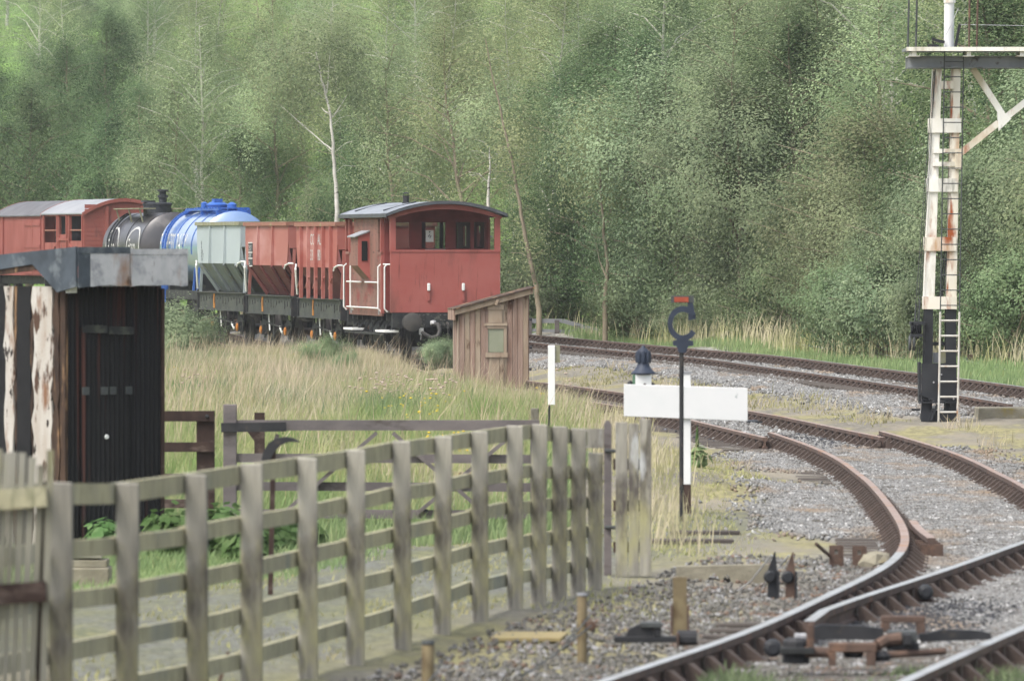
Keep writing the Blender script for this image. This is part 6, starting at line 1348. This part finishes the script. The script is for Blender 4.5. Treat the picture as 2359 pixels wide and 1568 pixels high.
grass_obj('field_weeds','green leafy weed patches scattered through the dry field', scatter(160000,-12,2,73,178,lambda X,Y: infield(X,Y)*notrack(X,Y)*hutclear(X,Y)*np.clip(sum(np.exp(-((X-a)/c)**2-((Y-b)/d_)**2) for a, b, c, d_ in PT),0,1),21), .48, .022, .7, 'bushg', 21, 'weeds')
# leafy clumps: nettles by the hut, mullein, flower heads
def clump(name, label, x, y, h, R_, H_, n, size, m, seed, cat='plant'):
    X, Y = field_pt(x, y, h); rg = np.random.default_rng(seed); z = g1(X, Y); t = thing(name, label, cat, (X,Y,z)); sb = MB()
    cs = []
    for k in range(n):
        a = rg.random()*6.28; u = R_*math.sqrt(rg.random()); hh = H_*rg.uniform(.6,1.1); b = (u*math.cos(a), u*math.sin(a)*1.5, -.03); tt = (b[0]*1.2+rg.normal(0,.03), b[1]*1.2, hh); sb.tube([b,tt], .006, 4, cap=False)
        for f in (.35,.55,.75,.92): cs.append(np.array(b)*(1-f)+np.array(tt)*f)
    sb.build('stem', M['nettle'], t); V = leaves(np.array(cs), 10, .055*np.ones(3), size, rg); k = len(V); arr('foliage', V, np.arange(4*k).reshape(k,4), M[m], t)
for i, (x, y, R_, H_, lab) in enumerate(((405,1285,.18,.32,'low nettle clump at the right foot of the black hut'),(500,1280,.22,.34,'green nettle clump left of the field gate post'),(640,1250,.2,.2,'nettle clump behind the near fence under the iron arm'),(690,1235,.16,.2,'small nettle clump right of the iron arm'),(560,1300,.12,.22,'nettle clump right of the gate hanging post'),(250,1275,.12,.16,'few weeds at the foot of the corrugated hut door'))): clump('nettle_clump', lab, x, y, 2.72, R_, H_, 34, .085, 'nettle', 40+i)
X, Y = field_pt(1606, 1085, 2.5); 
t = thing('mullein_plant', 'pale green mullein spike beside the white board post', 'plant', (X,Y,g1(X,Y))); sp = MB().lathe([(.012,0),(.016,.2),(.02,.3),(.012,.42),(.003,.46)], 8, (0,0,0)).build('flower_spike', M['nettle'], t)
rg = np.random.default_rng(8); V = leaves(np.array([[.0,0,.05],[.03,0,.1],[-.03,0,.15],[.02,0,.2]]), 14, np.array([.05,.05,.03]), .13, rg); arr('foliage', V, np.arange(4*len(V)).reshape(-1,4), M['gbright'], t)
for i, (x, y, n, sx, sy) in enumerate(((890,935,110,95,20),(1010,950,30,60,12),(450,900,30,60,50),(1290,905,14,40,20))):
    vs = []; fs = []; rg = np.random.default_rng(60+i); mb = MB()
    for k in range(n):
        xx, yy = x+rg.normal(0,.5)*sx, y+rg.normal(0,.5)*sy; X, Y = field_pt(xx, yy+62, 2.88); zz = g1(X,Y)+rg.uniform(.35,.65); r_ = rg.uniform(.012,.034); mb.lathe([(r_*.3,-r_*.4),(r_,0),(r_*.7,r_*.4),(r_*.1,r_*.5)], 6, (X,Y,zz))
    tag(mb.build('flower_heads', M['wflower']), ('drift of fluffy whitish thistle heads in the dry grass above the gate','thin scatter of whitish heads left of the brown hut','scattered white flower heads beside the black hut','few pale heads below the brown hut')[i], 'flowers', kind='stuff')
for i, (x, y, n, sx, sy) in enumerate(((700,800,12,40,8),(960,1000,36,110,30),(395,830,14,20,40),(1030,1100,30,60,40),(1260,950,8,30,12))):
    rg = np.random.default_rng(80+i); mb = MB()
    for k in range(n):
        xx, yy = x+rg.normal(0,.5)*sx, y+rg.normal(0,.5)*sy; X, Y = field_pt(xx, yy+50, 2.85); zz = g1(X,Y)+rg.uniform(.3,.55); r_ = rg.uniform(.014,.028); mb.lathe([(r_*.3,-r_*.4),(r_,0),(r_*.2,r_*.5)], 6, (X,Y,zz))
    tag(mb.build('yellow_flowers', M['yflower']), ('yellow ragwort heads under the hopper wagons','yellow flowers seen just above and through the field gate','yellow flowers beside the black hut','yellow flowers behind the middle of the near fence','few yellow flowers by the white marker post')[i], 'flowers', kind='stuff')
# ---------------------------------------------------------------- air
hz = MB().box(-190,190,-30,1250,-8,120).build('haze', None); hz['kind'] = 'stuff'; hz['label'] = 'thin pale summer haze'; hz['category'] = 'haze'
hm_ = bpy.data.materials.new('haze_air'); hm_.use_nodes = True; nt = hm_.node_tree; nt.nodes.remove(nt.nodes['Principled BSDF'])
pv = nt.nodes.new('ShaderNodeVolumePrincipled'); pv.inputs['Color'].default_value = (.92,.95,1,1); pv.inputs['Density'].default_value = .00016
nt.links.new(pv.outputs[0], nt.nodes['Material Output'].inputs['Volume']); hz.data.materials.append(hm_)
